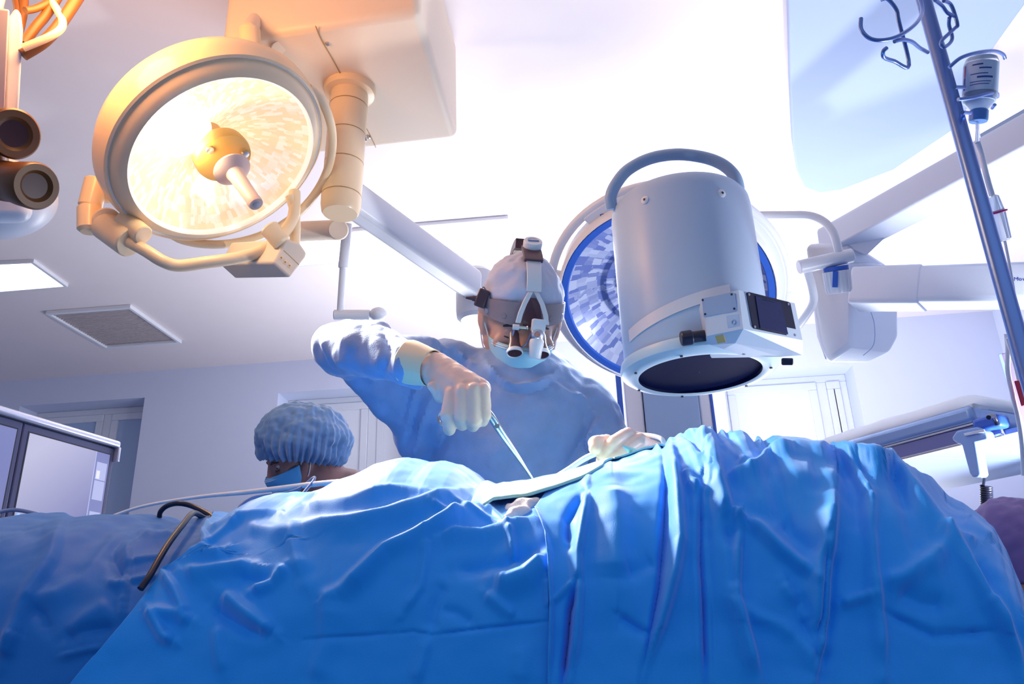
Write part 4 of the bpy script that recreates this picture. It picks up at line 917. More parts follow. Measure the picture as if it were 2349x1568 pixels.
# ---- mask: strip of surface over the lower face
def mask(h, parent, material, strap_m, sc=1.0):
    n, m_ = 36, 26; vs = []
    prof = [(-.052, .110), (-.060, .116), (-.074, .119), (-.096, .112), (-.120, .102), (-.146, .088), (-.172, .056)]   # (y, z) centre line, nose to chin
    ys = np.interp(np.linspace(0, 1, m_+1), np.linspace(0, 1, len(prof)), [p[0] for p in prof]); zs = np.interp(np.linspace(0, 1, m_+1), np.linspace(0, 1, len(prof)), [p[1] for p in prof])
    for j in range(m_+1):
        t = j/m_
        for i in range(n+1):
            s = -1+2*i/n; xw = (.072-.030*t*t)*sc; x = xw*math.sin(s*1.30)/math.sin(1.30)
            edge = abs(s)**2.0
            y = ys[j]*(1-edge)+edge*(-.048-.068*t); z = zs[j]*(1-edge*.93)+edge*(.012+.012*t)
            z += .0018*math.sin(t*PI*4.0)*(1-edge); vs.append(h.p(x, y, z))
    mb = MB(); mb.add(vs, [(j*(n+1)+i, (j+1)*(n+1)+i, (j+1)*(n+1)+i+1, j*(n+1)+i+1) for j in range(m_) for i in range(n)])
    o = mb.build('mask', material, parent); s = o.modifiers.new('s', 'SOLIDIFY'); s.thickness = .002; s.offset = 1
    for sgn in (-1, 1):
        MB().tube([h.p(sgn*.071*sc, -.050, .014), h.p(sgn*.080*sc, -.022, .006), h.p(sgn*.086*sc, .014, -.010)], .0016, 8).build('ear_loop', strap_m, o)
        MB().tube([h.p(sgn*.044*sc, -.116, .026), h.p(sgn*.075*sc, -.085, .004), h.p(sgn*.086*sc, -.045, -.016)], .0016, 8).build('ear_loop', strap_m, o)
    mb = MB()
    for j0 in (2, 4):
        mb.tube([A(*vs[j0*(n+1)+i])+h.z*.002 for i in range(2, n-1, 2)], .0009, 6, 2)
    mb.build('mask_seam', M['whitetube'], o); return o
mask(hs_, sur, M['mask'], M['whitetube'])

# ---- headlight with loupes
def sp(u, v, lift=0.):           # a point in head space under pixel, at given height above the head-facing plane z
    return onplane(u, v, hs_.p(0, 0, lift), hs_.z)
hl = thing('surgical_headlight', 'surgical headlight with taupe forehead band, white lamp and two black loupes', 'headlight', hs_.p(0, .02, .1))
# band
n = 72; vs = []
for i in range(n):
    a = 2*PI*i/n; ca, sa = math.cos(a), math.sin(a); f_ = max(0, sa)
    zc = -.018+.110*sa; xc_ = .0925*ca
    lo = -.004-.012*f_**2; hi = .030+.004*f_
    for rr, yy in ((1, lo), (1.03, lo), (1.03, hi), (1, hi)): vs.append(hs_.p(xc_*rr, yy+.004, -.018+(zc+.018)*rr))
mb = MB(); mb.add(vs, [(i*4+k, i*4+(k+1) % 4, ((i+1) % n)*4+(k+1) % 4, ((i+1) % n)*4+k) for i in range(n) for k in range(4)])
bandp = mb.build('headband', M['band'], hl)
for a in (150, 122, 58, 32):
    ar = math.radians(a); q = hs_.p(.0925*1.03*math.cos(ar), .012-.006*math.sin(ar), -.018+.110*1.03*math.sin(ar)); nn_ = nrm(hs_.d(math.cos(ar)/.0925, 0, math.sin(ar)/.11))
    MB().lathe([(.0001, .0012), (.0055, .0014), (.0065, .0005), (.0065, -.001)], frame_z(q, nn_), 20).build('rivet', M['steel'] if a in (150, 32) else M['band'], bandp)
# over-the-head strap along the head surface (y,z profile)
def strap(name, ys, x0, w0, m, lift, parent, th=.006):
    vs = []
    for (y, z, w, xo) in ys:
        t_ = nrm(A(0, y-.038, z+.018)); 
        for sx, l in ((-1, lift), (1, lift), (1, lift+th), (-1, lift+th)): vs.append(hs_.p(x0+xo+sx*w/2, y+t_[1]*l, z+t_[2]*l))
    k = len(ys); mb = MB(); mb.add(vs, [(i*4+j, i*4+(j+1) % 4, (i+1)*4+(j+1) % 4, (i+1)*4+j) for i in range(k-1) for j in range(4)]+[(3, 2, 1, 0), ((k-1)*4, (k-1)*4+1, (k-1)*4+2, (k-1)*4+3)])
    return mb.build(name, m, parent, bevel=.0012)
def arcp(deg): return .038+.100*math.sin(math.radians(deg)), -.018+.110*math.cos(math.radians(deg))
strap('white_strap', [(*arcp(d), .031, .0) for d in range(14, 70, 7)], .006, 0, M['white'], .002, hl)
strap('buckle', [(*arcp(d), .040, .0) for d in range(52, 92, 8)], .006, 0, M['darkred'], .004, hl, .010)
strap('rear_ratchet', [(*arcp(d), .036, -.006) for d in range(100, 150, 8)], .002, 0, M['darkred'], .006, hl, .022)
y_, z_ = arcp(80); q = hs_.p(.008, y_, z_); t_ = nrm(hs_.d(0, .95, .42)); q = q+t_*.012
kf_ = frame_z(q, t_)
kb = MB().lathe([(.018, 0), (.0205, .002), (.021, .014), (.019, .018), (.013, .0185), (.012, .017), (.001, .017)], kf_, 40).build('top_knob', M['white'], hl)
MB().box(Fr(kf_.p(0, 0, .0185), kf_.x, kf_.y, kf_.z), .024, .004, .003).build('knob_grip', M['grey'], kb, bevel=.001)
# white fork and dark pad between its arms
fk = lambda L, z: [hs_.p(x, y, z) for x, y in L]
fork = MB()
for s in (-1, 1):
    prm = [(.006+s*.006, .062, .085), (.006+s*.018, .040, .098), (.006+s*.026, .018, .104), (.006+s*.030, -.002, .106)]
    vs = []
    for x, y, z in prm:
        for ax_, az in ((-.0055, 0), (.0055, 0), (.0055, .006), (-.0055, .006)): vs.append(hs_.p(x+ax_, y, z+az))
    fork.add(vs, [(i*4+j, i*4+(j+1) % 4, (i+1)*4+(j+1) % 4, (i+1)*4+j) for i in range(3) for j in range(4)]+[(3, 2, 1, 0), (12, 13, 14, 15)])
fork.build('white_fork', M['white'], hl, bevel=.0018)
pad = [hs_.p(.006+x, y, z) for x, y, z in ((-.006, .050, .093), (.006, .050, .093), (.015, .034, .099), (.020, .005, .104), (.019, -.010, .104), (-.018, -.010, .104), (-.020, .005, .104), (-.014, .034, .099))]
c_ = sum(pad)/8; MB().prism(pad, hs_.z*.003).build('forehead_pad', M['darkred'], hl, smooth=False)
# crossbar
bar0, bar1 = hs_.p(-.034, -.010, .114), hs_.p(-.006, -.010, .117)
cbp = MB().cyl(bar0, bar1, .0036).build('crossbar', M['steel'], hl)
MB().cyl(hs_.p(-.035, -.010, .114), hs_.p(-.021, -.010, .1155), .0060, bev=.001).build('bar_knob', M['white'], cbp)
MB().cyl(hs_.p(-.0065, -.010, .117), hs_.p(-.0035, -.010, .117), .0058, bev=.001).build('bar_knob', M['steel'], cbp)
MB().tube([hs_.p(-.031, -.014, .114), hs_.p(-.034, -.040, .118), hs_.p(-.022, -.050, .123), hs_.p(-.006, -.042, .126), hs_.p(.002, -.018, .128)], .0018, 8).build('light_cable', M['greytube'], hl)
# loupes: aimed down at the field
ld = nrm(hs_.d(-.0, -.62, .62))
for s, x in ((-1, -.0290), (1, .0270)):
    a_ = hs_.p(x, -.024, .100); b_ = a_+ld*.048; f = frame_z(a_, ld)
    lp = MB().lathe([(.009, 0), (.0105, .004), (.0110, .026), (.0145, .040), (.0155, .046), (.0145, .050)], f, 36, cap=True).build('loupe', M['darkred'], hl)
    MB().lathe([(.0158, .044), (.0170, .046), (.0170, .0515), (.0155, .053), (.0145, .051)], f, 36, cap=False).build('loupe_ring', M['white'], lp)
    MB().lathe([(.0148, .0508), (.001, .0512)], f, 36, cap=False).build('loupe_lens', M['lens'], lp)
    MB().tube([a_+hs_.d(0, .006, 0), hs_.p(x*.8+.004, -.015, .108)], .003, 8).build('loupe_arm', M['darkred'], lp)
# light head: rounded box, collar and barrel
l0 = hs_.p(.0150, .012, .132); lax = nrm(hs_.d(-.05, -1, .22)); lf_ = frame_z(l0, lax, tuple(hs_.z))
lh = MB().prism([lf_.p(x, y, 0) for x, y in ((-.014, -.008), (-.008, -.015), (.008, -.015), (.014, -.008), (.014, .010), (-.014, .010))], lax*.025).build('light_head', M['white'], hl, bevel=.003)
MB().lathe([(.0125, .0), (.0135, .002), (.0135, .018), (.0120, .020)], frame_z(lf_.p(0, -.001, .022), lax), 36).build('light_collar', M['steel'], lh)
MB().lathe([(.012, 0), (.0145, .004), (.0150, .012), (.0130, .026), (.0120, .038), (.0105, .040), (.0095, .037)], frame_z(lf_.p(0, -.0, .040), lax), 36, cap=True).build('light_barrel', M['white'], lh)
MB().lathe([(.0095, .0375), (.004, .035), (.001, .035)], frame_z(lf_.p(0, 0, .0405), lax), 28, cap=False).build('light_lens', M['steel'], lh)
q = lf_.p(0, 0, .031); q = q+nrm(CAM-q)*.0150; eb = MB().ell(frame_z(q, CAM-q), .0055, .0052, .0012).build('red_emblem', mat('copper_red', (.60, .22, .16), .4), lh)
MB().lathe([(.0055, .0004), (.0064, .001), (.0068, .0)], frame_z(q, CAM-q), 24, cap=False).build('emblem_ring', M['steel'], lh)
# battery clip at the left temple
q = hs_.p(-.094, .034, .030); va = view_axes(q)
cl = MB().box(Fr(q, nrm(va[0]*.9+va[1]*-.35), nrm(va[1]*.9+va[0]*.35), va[2]), .024, .040, .022).build('side_clip', M['darkred'], hl, bevel=.004)
MB().cyl(q-va[0]*.008-va[1]*.002, q-va[0]*.020-va[1]*.0, .0075, .006).build('clip_plug', M['darkred'], cl)
MB().cyl(q-va[0]*.018, q-va[0]*.034+va[1]*.001, .0055, .0025).build('clip_plug', M['darkred'], cl)
MB().tube([q+va[1]*.02, q+va[1]*.024+va[0]*.004, q+va[0]*.014+va[1]*.008, q+va[0]*.018-va[1]*.01], .0016, 8).build('clip_wire', M['steel'], cl)

# ---- forceps held in the right hand
fo = thing('forceps', 'long steel forceps held in the surgeon gloved right hand', 'forceps', W(1229, 1108, 1.30))
tip = W(1231, 1112, 1.34)
for s in (-1, 1):
    off = A(.0012*s, 0, 0)
    MB().tube([W(1100+2*s, 918, 1.262), W(1126+3*s, 955-2*s, 1.262), W(1150+3*s, 992-2*s, 1.272), W(1185+1.5*s, 1042-s, 1.298), W(1212, 1083, 1.322), tip], [.003, .0036, .0030, .0028, .0026, .0018], 12).build('shaft', M['steel'], fo)
hp_ = W(1019, 958, 1.272); va = view_axes(hp_)
rgp = [hp_+va[0]*.0095*math.cos(t)+va[1]*.0115*math.sin(t)+va[2]*.006*math.cos(t) for t in np.linspace(0, 2*PI, 29)]
MB().tube(rgp, .0023, 10, 1, cap=False).build('finger_ring', M['steel'], fo)
MB().tube([hp_+va[0]*.009, W(1050, 945, 1.29), W(1100, 918, 1.275)], .003, 10).build('handle_shank', M['steel'], fo)
MB().cyl(W(1140, 976, 1.262), W(1140, 976, 1.274), .0042).build('box_joint', M['steel'], fo)
# ---- suction tube held in the left hand
st_ = thing('suction_tube', 'white suction tube pinched in the surgeon left hand', 'suction tube', W(1310, 1080, 1.33))
MB().tube([W(1225, 1122, 1.36), W(1300, 1078, 1.34), W(1340, 1052, 1.33), W(1374, 1036, 1.326)], [.0035, .0045, .005, .005], 14).build('tube_tip', M['whitetube'], st_)
MB().tube([W(1374, 1036, 1.332), W(1410, 1005, 1.40), W(1445, 994, 1.42), W(1480, 997, 1.41), W(1505, 1001, 1.38), W(1519, 1008, 1.36), W(1525, 1025, 1.36)], .0040, 14).build('hose', M['whitetube'], st_)

# ---- nurse
hn = None
o_ = W(694, 1012, 2.3); ex, ey, ez = view_axes(o_)
def rotframe(o, az, pitch, roll=0):
    """face direction built from image axes: az degrees (180 = image left, 90 = to camera)"""
    f_ = nrm(math.cos(math.radians(az))*ex+math.sin(math.radians(az))*ez); f_ = nrm(f_*math.cos(math.radians(pitch))-ey*math.sin(math.radians(pitch)))
    x = nrm(np.cross(ey, f_)); return Fr(o, x, np.cross(f_, x), f_)
hn = rotframe(W(670, 1027, 2.3), 163, 26); hn = Fr(hn.o, hn.x*.9, hn.y*.9, hn.z*.9)
nur = thing('person', 'assistant in crinkled blue bouffant cap and blue mask seen in profile', 'person', (o_[0]+.12, o_[1], 0))
mb = MB(); add_head(mb, hn)
nb = hn.p(0, -.16, -.055); hz = o_+ex*.10-ey*.22
s0 = W(775, 1135, 2.32)
mb.chain([hn.p(0, -.05, -.05), W(745, 1105, 2.31), W(790, 1160, 2.33)], [.062, .068, .09])
ncx, ncy = s0[0]+.05, s0[1]+.02
mb.chain([W(790, 1160, 2.33), A(ncx, ncy, 1.05), A(ncx, ncy+.02, .85)], [.11, .12, .13])
for s in (-1, 1):
    mb.chain([A(ncx, ncy+s*.08, .85), A(ncx+.02, ncy+s*.09, .45), A(ncx, ncy+s*.09, .08)], [.085, .055, .04]); mb.chain([A(ncx+.03, ncy+s*.09, .04), A(ncx-.12, ncy+s*.10, .035)], [.04, .033])
    sh = A(ncx, ncy+s*.17, s0[2]-.09); mb.chain([A(ncx, ncy, s0[2]-.07), sh, A(ncx-.10, ncy+s*.2-.03, s0[2]-.32), A(ncx-.3, ncy+s*.12-.12, s0[2]-.28)], [.08, .055, .042, .028])
nb_ = link_mesh('body', fuse(mb, .006, 4), M['skin_d'], nur)
for s in (-1, 1):
    e_ = eye(hn, s, nb_); 
    MB().tube([hn.p(s*.014, -.016, .084), hn.p(s*.03, -.011, .081), hn.p(s*.048, -.016, .069)], [.003, .004, .002], 10).build('eyebrow', M['hair'], nb_)
    MB().tube([hn.p(s*.024, -.037, .079), hn.p(s*.034, -.040, .084), hn.p(s*.044, -.038, .075)], .0014, 8).build('eyelash', M['hair'], nb_)
mask(hn, nur, M['mask_d'], M['whitetube'], 1.02)
hc2 = rotframe(W(699, 1008, 2.3), 168, -5)
dome('bouffant_cap', hc2, (0, 0, 0), (.112, .110, .137), -.066, 8.1, M['bouffant'], nur, .009, 200, 70, pucker=38)
mb = MB()
mb.chain([W(800, 1175, 2.35), A(ncx, ncy, 1.0), A(ncx, ncy, .5)], [.13, .16, .2])
for s in (-1, 1):
    sh = A(ncx, ncy+s*.17, s0[2]-.11); mb.chain([A(ncx, ncy, s0[2]-.12), sh, A(ncx-.10, ncy+s*.2-.03, s0[2]-.32), A(ncx-.26, ncy+s*.13-.11, s0[2]-.29)], [.09, .07, .058, .045])
me = fuse(mb, .009, 6); co = get_co(me); set_co(me, co+get_no(me)*(vnoise(co, 14, 9, 2)*.006)[:, None]); link_mesh('gown', me, M['gown'], nur)

# ---- person at the right edge under a purple cap
o3 = W(2330, 1300, 1.62); ex, ey, ez = view_axes(o3)
hp3 = rotframe(o3, 250, 18)
p3_ = thing('person', 'person in purple cap and dark blue gown at the lower right edge behind the drape', 'person', (o3[0]+.1, o3[1]+.1, 0))
mb = MB(); add_head(mb, hp3); nk = hp3.p(0, -.16, -.055); c3_ = A(nk[0]+.02, nk[1]+.03, nk[2]-.12)
mb.chain([nk, c3_, A(c3_[0], c3_[1], .55)], [.06, .11, .13])
for s in (-1, 1):
    mb.chain([c3_, c3_+A(.15*s, 0, -.02), c3_+A(.19*s, -.05, -.3)], [.09, .06, .045]); mb.chain([A(c3_[0]+s*.09, c3_[1], .55), A(c3_[0]+s*.10, c3_[1], .3), A(c3_[0]+s*.10, c3_[1], .08)], [.08, .06, .045]); mb.chain([A(c3_[0]+s*.10, c3_[1], .04), A(c3_[0]+s*.11, c3_[1]-.15, .035)], [.04, .033])
link_mesh('body', fuse(mb, .008, 4), M['skin_d'], p3_)
dome('cap', hp3, (0, .02, -.018), (.093, .115, .115), -.06, 5.5, M['purple'], p3_, .006)
mb = MB(); mb.chain([nk+A(0, 0, -.02), c3_, A(c3_[0], c3_[1], .5)], [.085, .14, .17])
for s in (-1, 1): mb.chain([c3_, c3_+A(.15*s, 0, -.02), c3_+A(.19*s, -.05, -.3)], [.11, .08, .06])
link_mesh('gown', fuse(mb, .009, 6), mat('deep_blue_gown', (.03, .12, .50), .7), p3_)
# ------------------------------------------------------------------ operating table and drapes
YC = 1.20
crest_px = [(-420, 1235), (-150, 1215), (0, 1203), (60, 1195), (110, 1184), (145, 1179), (220, 1180), (300, 1182), (380, 1188), (430, 1192), (490, 1183), (560, 1164), (640, 1148), (700, 1124), (760, 1104), (800, 1090), (850, 1068), (890, 1060), (925, 1054), (985, 1056), (1050, 1064), (1100, 1086), (1140, 1110), (1175, 1120), (1230, 1110), (1300, 1082), (1370, 1060), (1430, 1038), (1500, 1016), (1545, 1000), (1575, 987), (1620, 980), (1670, 990), (1720, 1005), (1800, 1002), (1850, 1006), (1890, 1024), (1960, 1018), (2000, 1016), (2040, 1040), (2070, 1055), (2150, 1110), (2200, 1150), (2260, 1195), (2285, 1225), (2315, 1290), (2340, 1350), (2380, 1440), (2440, 1560)]
cp = np.array([pl(u, v, 1, YC) for u, v in crest_px])
cpX = np.linspace(cp[0, 0], cp[-1, 0], 240); cpZ = np.interp(cpX, cp[:, 0], cp[:, 2])
def Zc(X): return np.interp(X, cpX, cpZ)
def base(X, t):
    """t < 0 behind the crest, 0..1 over the near slope, 1..2 hanging; returns (...,3)"""
    X, t = np.broadcast_arrays(np.asarray(X, float), np.asarray(t, float))
    yy = YC-.34*np.sin(np.clip(t, 0, 1)*PI/2); w_ = np.clip((X-.08)/.25, 0, 1); zc = Zc(X*(1+w_*(YC/yy-1)))   # the far right corner of the cloth is rounded in plan
    drop = np.clip(.20+(zc-1.10)*.9, .10, .30); a = .34+0*X; off = np.where(True, (np.sqrt(drop**2+(a*.19)**2)-drop), 0)
    th = np.clip(t, 0, 1)*PI/2
    Yf = YC-a*np.sin(th); Z = zc-off-drop*(1-np.cos(th))
    hang = np.clip(t-1, 0, None); Z = Z-hang*.75; Yf = Yf-hang*.06
    tb = np.clip(-t, 0, None); Yb = np.minimum(tb, .8)*.34; Z = Z-np.where(tb > 0, .9*tb**2*.34, 0)-np.clip(tb-.8, 0, None)*.6
    return np.stack([X, Yf+Yb, Z], -1)
def base_n(X, t):
    e = 1e-3; a = base(X, t+e)-base(X, t-e); n = np.stack([0*a[..., 0], a[..., 2], -a[..., 1]], -1)
    n = n*np.where(n[..., 2:3]+(-n[..., 1:2])*.3 < 0, -1, 1); l = np.linalg.norm(n, axis=-1, keepdims=True)
    return n/np.maximum(l, 1e-9)
def X_at(u, t, it=30):
    """X of the base surface seen at column u for each t"""
    u = np.asarray(u, float); t = np.asarray(t, float); X = np.zeros_like(t)-.2
    for _ in range(it):
        uu, vv, d = proj(base(X, t)); X = X+(u-uu)*d/F*.8
    return X
# lookup grid from screen to the near surface
gX, gT = np.meshgrid(np.linspace(-1.1, .8, 700), np.linspace(-.02, 1.35, 300)); gP = base(gX, gT); gU, gV, gD = proj(gP)
def on_base(u, v, lift=.0):
    k = np.argmin((gU-u)**2+(gV-v)**2); P = gP.reshape(-1, 3)[k]; n = base_n(gX.reshape(-1)[k], gT.reshape(-1)[k]); return P+n*lift
def t_of_v(X, v):
    ts = np.linspace(.06, 1.4, 400); u_, v_, d_ = proj(base(np.full_like(ts, X), ts)); k = np.argmin(np.abs(v_-v)+(ts < 0)*0); return ts[k]
C1 = lambda L: [(x*.3406, 1140+y*.3406) for x, y in L]
C2 = lambda L: [(700+x/2.861, 1020+y/2.861) for x, y in L]
C3 = lambda L: [(1400+x*.404, 950+y*.404) for x, y in L]
R_main = [
    (C2([(-80, 575), (0, 572), (300, 540), (560, 490), (900, 382), (1090, 330)]), .016, 10, 26),
    (C2([(160, 1010), (270, 960), (540, 722), (820, 590), (1000, 505), (1180, 430)]), .018, 12, 22),
    (C2([(860, 660), (1000, 622), (1170, 632), (1340, 580), (1510, 530)]), .013, 7, 22),
    (C2([(-60, 372), (250, 352), (560, 325), (800, 330)]), .007, 8, 14),
    (C2([(0, 440), (300, 400), (560, 330)]), .006, 8, 16),
    (C2([(830, 440), (930, 480), (1040, 500)]), .005, 5, 8), (C2([(1180, 430), (1260, 500), (1330, 570)]), .006, 6, 9), (C2([(960, 390), (1080, 460), (1200, 520), (1330, 575)]), .005, 5, 7),
    (C2([(1345, 590), (1365, 690), (1385, 790)]), .010, 7, 9),
    (C2([(1230, 900), (1330, 930), (1450, 890), (1600, 760)]), .020, 20, 30),
    (C2([(1180, 990), (1300, 1080), (1400, 1140)]), .007, 12, 14),
    (C2([(950, 840), (1100, 830), (1300, 800), (1590, 700)]), -.010, 16, 20),
    (C2([(800, 610), (806, 750), (770, 950), (640, 1130)]), .006, 8, 14),
    (C2([(1600, 900), (1600, 1000), (1610, 1100)]), .010, 8, 8),
    (C2([(0, 1278), (300, 1255), (600, 1235)]), -.0035, 3, 5), (C2([(840, 1248), (1100, 1215), (1400, 1180), (1615, 1160)]), -.0045, 3, 5), (C2([(600, 1235), (720, 1225), (840, 1248)]), -.003, 3, 4),
    (C2([(60, 1580), (150, 1300), (170, 1000)]), .008, 20, 40), (C2([(820, 1260), (780, 1420), (740, 1570)]), .007, 12, 18), (C2([(940, 900), (860, 1060), (830, 1240)]), -.006, 14, 18),
    (C2([(1420, 1300), (1440, 1420), (1420, 1570)]), .006, 20, 24), (C2([(880, 1080), (1000, 1110), (1120, 1190)]), -.005, 14, 14),
    # left end under the cable
    (C1([(1100, 522), (1220, 462), (1380, 400), (1480, 415), (1560, 380)]), .015, 8, 18),
    (C1([(1230, 545), (1450, 520), (1600, 500), (1740, 488)]), .014, 10, 22), (C1([(1700, 660), (1830, 600), (1900, 550), (1950, 480)]), .013, 12, 14),
    (C1([(1500, 640), (1640, 760), (1760, 840), (1880, 925)]), .016, 14, 22), (C1([(1400, 720), (1500, 800), (1700, 900), (1850, 935)]), -.010, 18, 18),
    (C1([(1015, 760), (1080, 860), (1130, 930), (1210, 975)]), .012, 9, 14), (C1([(1100, 535), (1190, 640), (1255, 760), (1265, 830)]), .010, 9, 12), (C1([(1020, 780), (1200, 790), (1330, 840)]), .008, 10, 16),
    (C1([(1400, 200), (1450, 260), (1620, 190), (1900, 140)]), .009, 8, 10), (C1([(1340, 250), (1400, 330), (1390, 390)]), .008, 8, 10), (C1([(1620, 200), (1740, 260), (1960, 290), (2070, 600)]), .008, 20, 16), (C1([(1390, 370), (1500, 290), (1620, 200)]), .006, 6, 6), (C1([(1600, 560), (1800, 580), (1900, 560)]), -.008, 14, 14),
    (C1([(1300, 330), (1240, 430), (1150, 500)]), .006, 6, 8),
    (C1([(1480, 850), (1500, 1000), (1530, 1200)]), .006, 14, 14)]
R_left = [
    (C1([(437, 108), (400, 250), (350, 440), (270, 560), (190, 700), (110, 900), (30, 1150)]), .012, 10, 26),
    (C1([(195, 690), (380, 660), (560, 560), (780, 310), (1000, 260)]), .010, 16, 26), (C1([(0, 1000), (60, 1020), (120, 900)]), .008, 16, 16),
    (C1([(730, 560), (780, 590), (850, 600)]), .008, 8, 10), (C1([(860, 310), (870, 420), (850, 560), (820, 880)]), .007, 4, 12), (C1([(1110, 405), (980, 415), (880, 435)]), .006, 6, 8), (C1([(1060, 520), (960, 545), (860, 560)]), .006, 5, 7), (C1([(900, 280), (960, 260), (1050, 270), (1180, 240)]), .007, 6, 10),
    (C1([(400, 960), (560, 900), (640, 880), (800, 860)]), -.009, 14, 16), (C1([(450, 950), (620, 790), (760, 700)]), .009, 20, 30), (C1([(400, 1075), (560, 1030), (700, 1000)]), .006, 5, 8), (C1([(760, 400), (800, 480), (840, 520)]), -.010, 14, 14), (C1([(190, 720), (280, 780), (330, 900)]), -.006, 12, 16), (C1([(120, 220), (250, 260), (330, 230)]), -.004, 20, 20)]
R_right = [
    (C3([(330, 150), (345, 230), (365, 340), (390, 560), (402, 770), (370, 920), (318, 1085), (240, 1300), (165, 1540)]), .022, 10, 22),
    (C3([(300, 240), (318, 450), (300, 700), (275, 1000), (215, 1300), (160, 1540)]), -.018, 14, 7),
    (C3([(525, 420), (515, 600), (512, 850), (525, 1100), (535, 1540)]), -.026, 16, 9),
    (C3([(565, 400), (535, 520), (528, 720), (535, 900), (548, 1100), (560, 1540)]), .016, 8, 22),
    (C3([(545, 72), (575, 180), (600, 320), (625, 470), (665, 600), (735, 655)]), .022, 10, 18),
    (C3([(575, 85), (600, 140), (650, 180), (700, 250), (790, 360)]), .015, 8, 10), (C3([(620, 110), (720, 110), (780, 170), (850, 230), (880, 330)]), .017, 9, 11), (C3([(640, 160), (690, 230), (760, 340)]), -.014, 12, 12), (C3([(640, 440), (760, 390), (870, 350), (950, 290), (1060, 240)]), .014, 10, 20),
    (C3([(385, 120), (450, 110), (520, 170), (560, 260)]), .014, 8, 10), (C3([(400, 130), (470, 190), (540, 290)]), -.012, 9, 9), (C3([(430, 380), (460, 460), (520, 480)]), .010, 9, 12),
    (C3([(740, 655), (718, 800), (705, 1050), (760, 1250), (835, 1540)]), .020, 9, 26), (C3([(660, 640), (690, 800), (690, 1040)]), -.012, 22, 12),
    (C3([(745, 630), (850, 710), (960, 810), (1060, 890), (1150, 960)]), .016, 16, 12), (C3([(700, 600), (720, 640), (745, 640)]), .008, 8, 8),
    (C3([(1010, 1010), (1060, 1130), (1150, 1360), (1160, 1480)]), -.014, 26, 14), (C3([(960, 960), (1040, 1090), (1110, 1200)]), .010, 16, 14), (C3([(710, 1080), (820, 1150), (950, 1200), (1050, 1290)]), .007, 12, 20),
    (C3([(1275, 440), (1258, 600), (1240, 760), (1212, 960), (1200, 1150), (1170, 1330), (1125, 1540)]), .030, 9, 34),
    (C3([(1225, 760), (1195, 950), (1180, 1150), (1140, 1330)]), -.020, 26, 8),
    (C3([(930, 290), (1060, 240), (1200, 275), (1350, 320), (1480, 340), (1600, 390), (1720, 510), (1830, 650), (1960, 840), (2080, 1010), (2190, 1180), (2260, 1340), (2320, 1540)]), .024, 14, 18),
    (C3([(1340, 330), (1420, 430), (1475, 545)]), .013, 8, 10), (C3([(1520, 400), (1490, 470), (1480, 560), (1465, 720), (1480, 960), (1510, 1200), (1520, 1500)]), .014, 12, 22), (C3([(1280, 380), (1330, 360), (1420, 340)]), .010, 10, 12),
    (C3([(1490, 980), (1640, 950), (1780, 880), (1920, 800)]), .012, 18, 24), (C3([(1280, 1080), (1380, 1050), (1480, 1040)]), .009, 8, 14), (C3([(1530, 1120), (1660, 1180), (1820, 1260), (2160, 1230)]), -.008, 8, 12), (C3([(1600, 1000), (1750, 1080), (1900, 1100)]), -.010, 24, 24),
    (C3([(1240, 205), (1370, 250), (1500, 320), (1700, 420), (1900, 530), (2050, 590), (2170, 650), (2240, 770), (2300, 920), (2340, 1200)]), .014, 8, 14), (C3([(1700, 330), (1800, 420), (1960, 540)]), .009, 10, 16), (C3([(1420, 160), (1500, 200), (1560, 260), (1630, 270)]), .010, 6, 8),
    (C3([(1870, 740), (1960, 755), (2080, 800)]), .010, 10, 14), (C3([(2020, 640), (2090, 720), (2170, 800)]), .010, 12, 16), (C3([(2040, 860), (2100, 960), (2150, 1120)]), -.010, 18, 18), (C3([(940, 640), (1040, 720), (1200, 840)]), -.010, 24, 20), (C3([(880, 480), (1020, 420), (1180, 400)]), .010, 40, 40),
    (C2([(1860, 300), (1852, 500), (1800, 780), (1808, 990), (1780, 1300), (1740, 1570)]), .014, 7, 14), (C2([(1790, 930), (1740, 1100), (1725, 1300), (1690, 1570)]), -.026, 10, 7), (C2([(1850, 380), (1780, 480), (1730, 560), (1740, 720)]), -.013, 8, 10),
    (C2([(1520, 500), (1560, 610), (1600, 760), (1615, 1000), (1612, 1300), (1600, 1570)]), .010, 6, 12), (C2([(1620, 1060), (1680, 1010), (1770, 930)]), .006, 5, 6),
    (C3([(10, 290), (120, 230), (250, 200)]), .010, 10, 20), (C3([(20, 440), (50, 700), (40, 1000)]), .016, 26, 50), (C3([(180, 200), (240, 230), (300, 265)]), .007, 5, 6), (C3([(40, 1140), (130, 1200), (230, 1260)]), -.008, 8, 12), (C3([(80, 940), (180, 900), (260, 850)]), -.008, 20, 20)]
lowpx = np.array([(1000, 1150), (1095, 1158), (1112, 1168), (1160, 1163), (1230, 1155), (1300, 1130), (1345, 1112), (1400, 1075), (1450, 1046), (1500, 1024), (1545, 1004), (1600, 980)])
def rows(t0, t1, n):
    """more rows where the cloth is seen"""
    ts = np.linspace(t0, t1, 2000); dens = np.where((ts > -.12) & (ts < 1.12), 5., 1.); c = np.cumsum(dens); c = (c-c[0])/(c[-1]-c[0]); return np.interp(np.linspace(0, 1, n+1), c, ts)
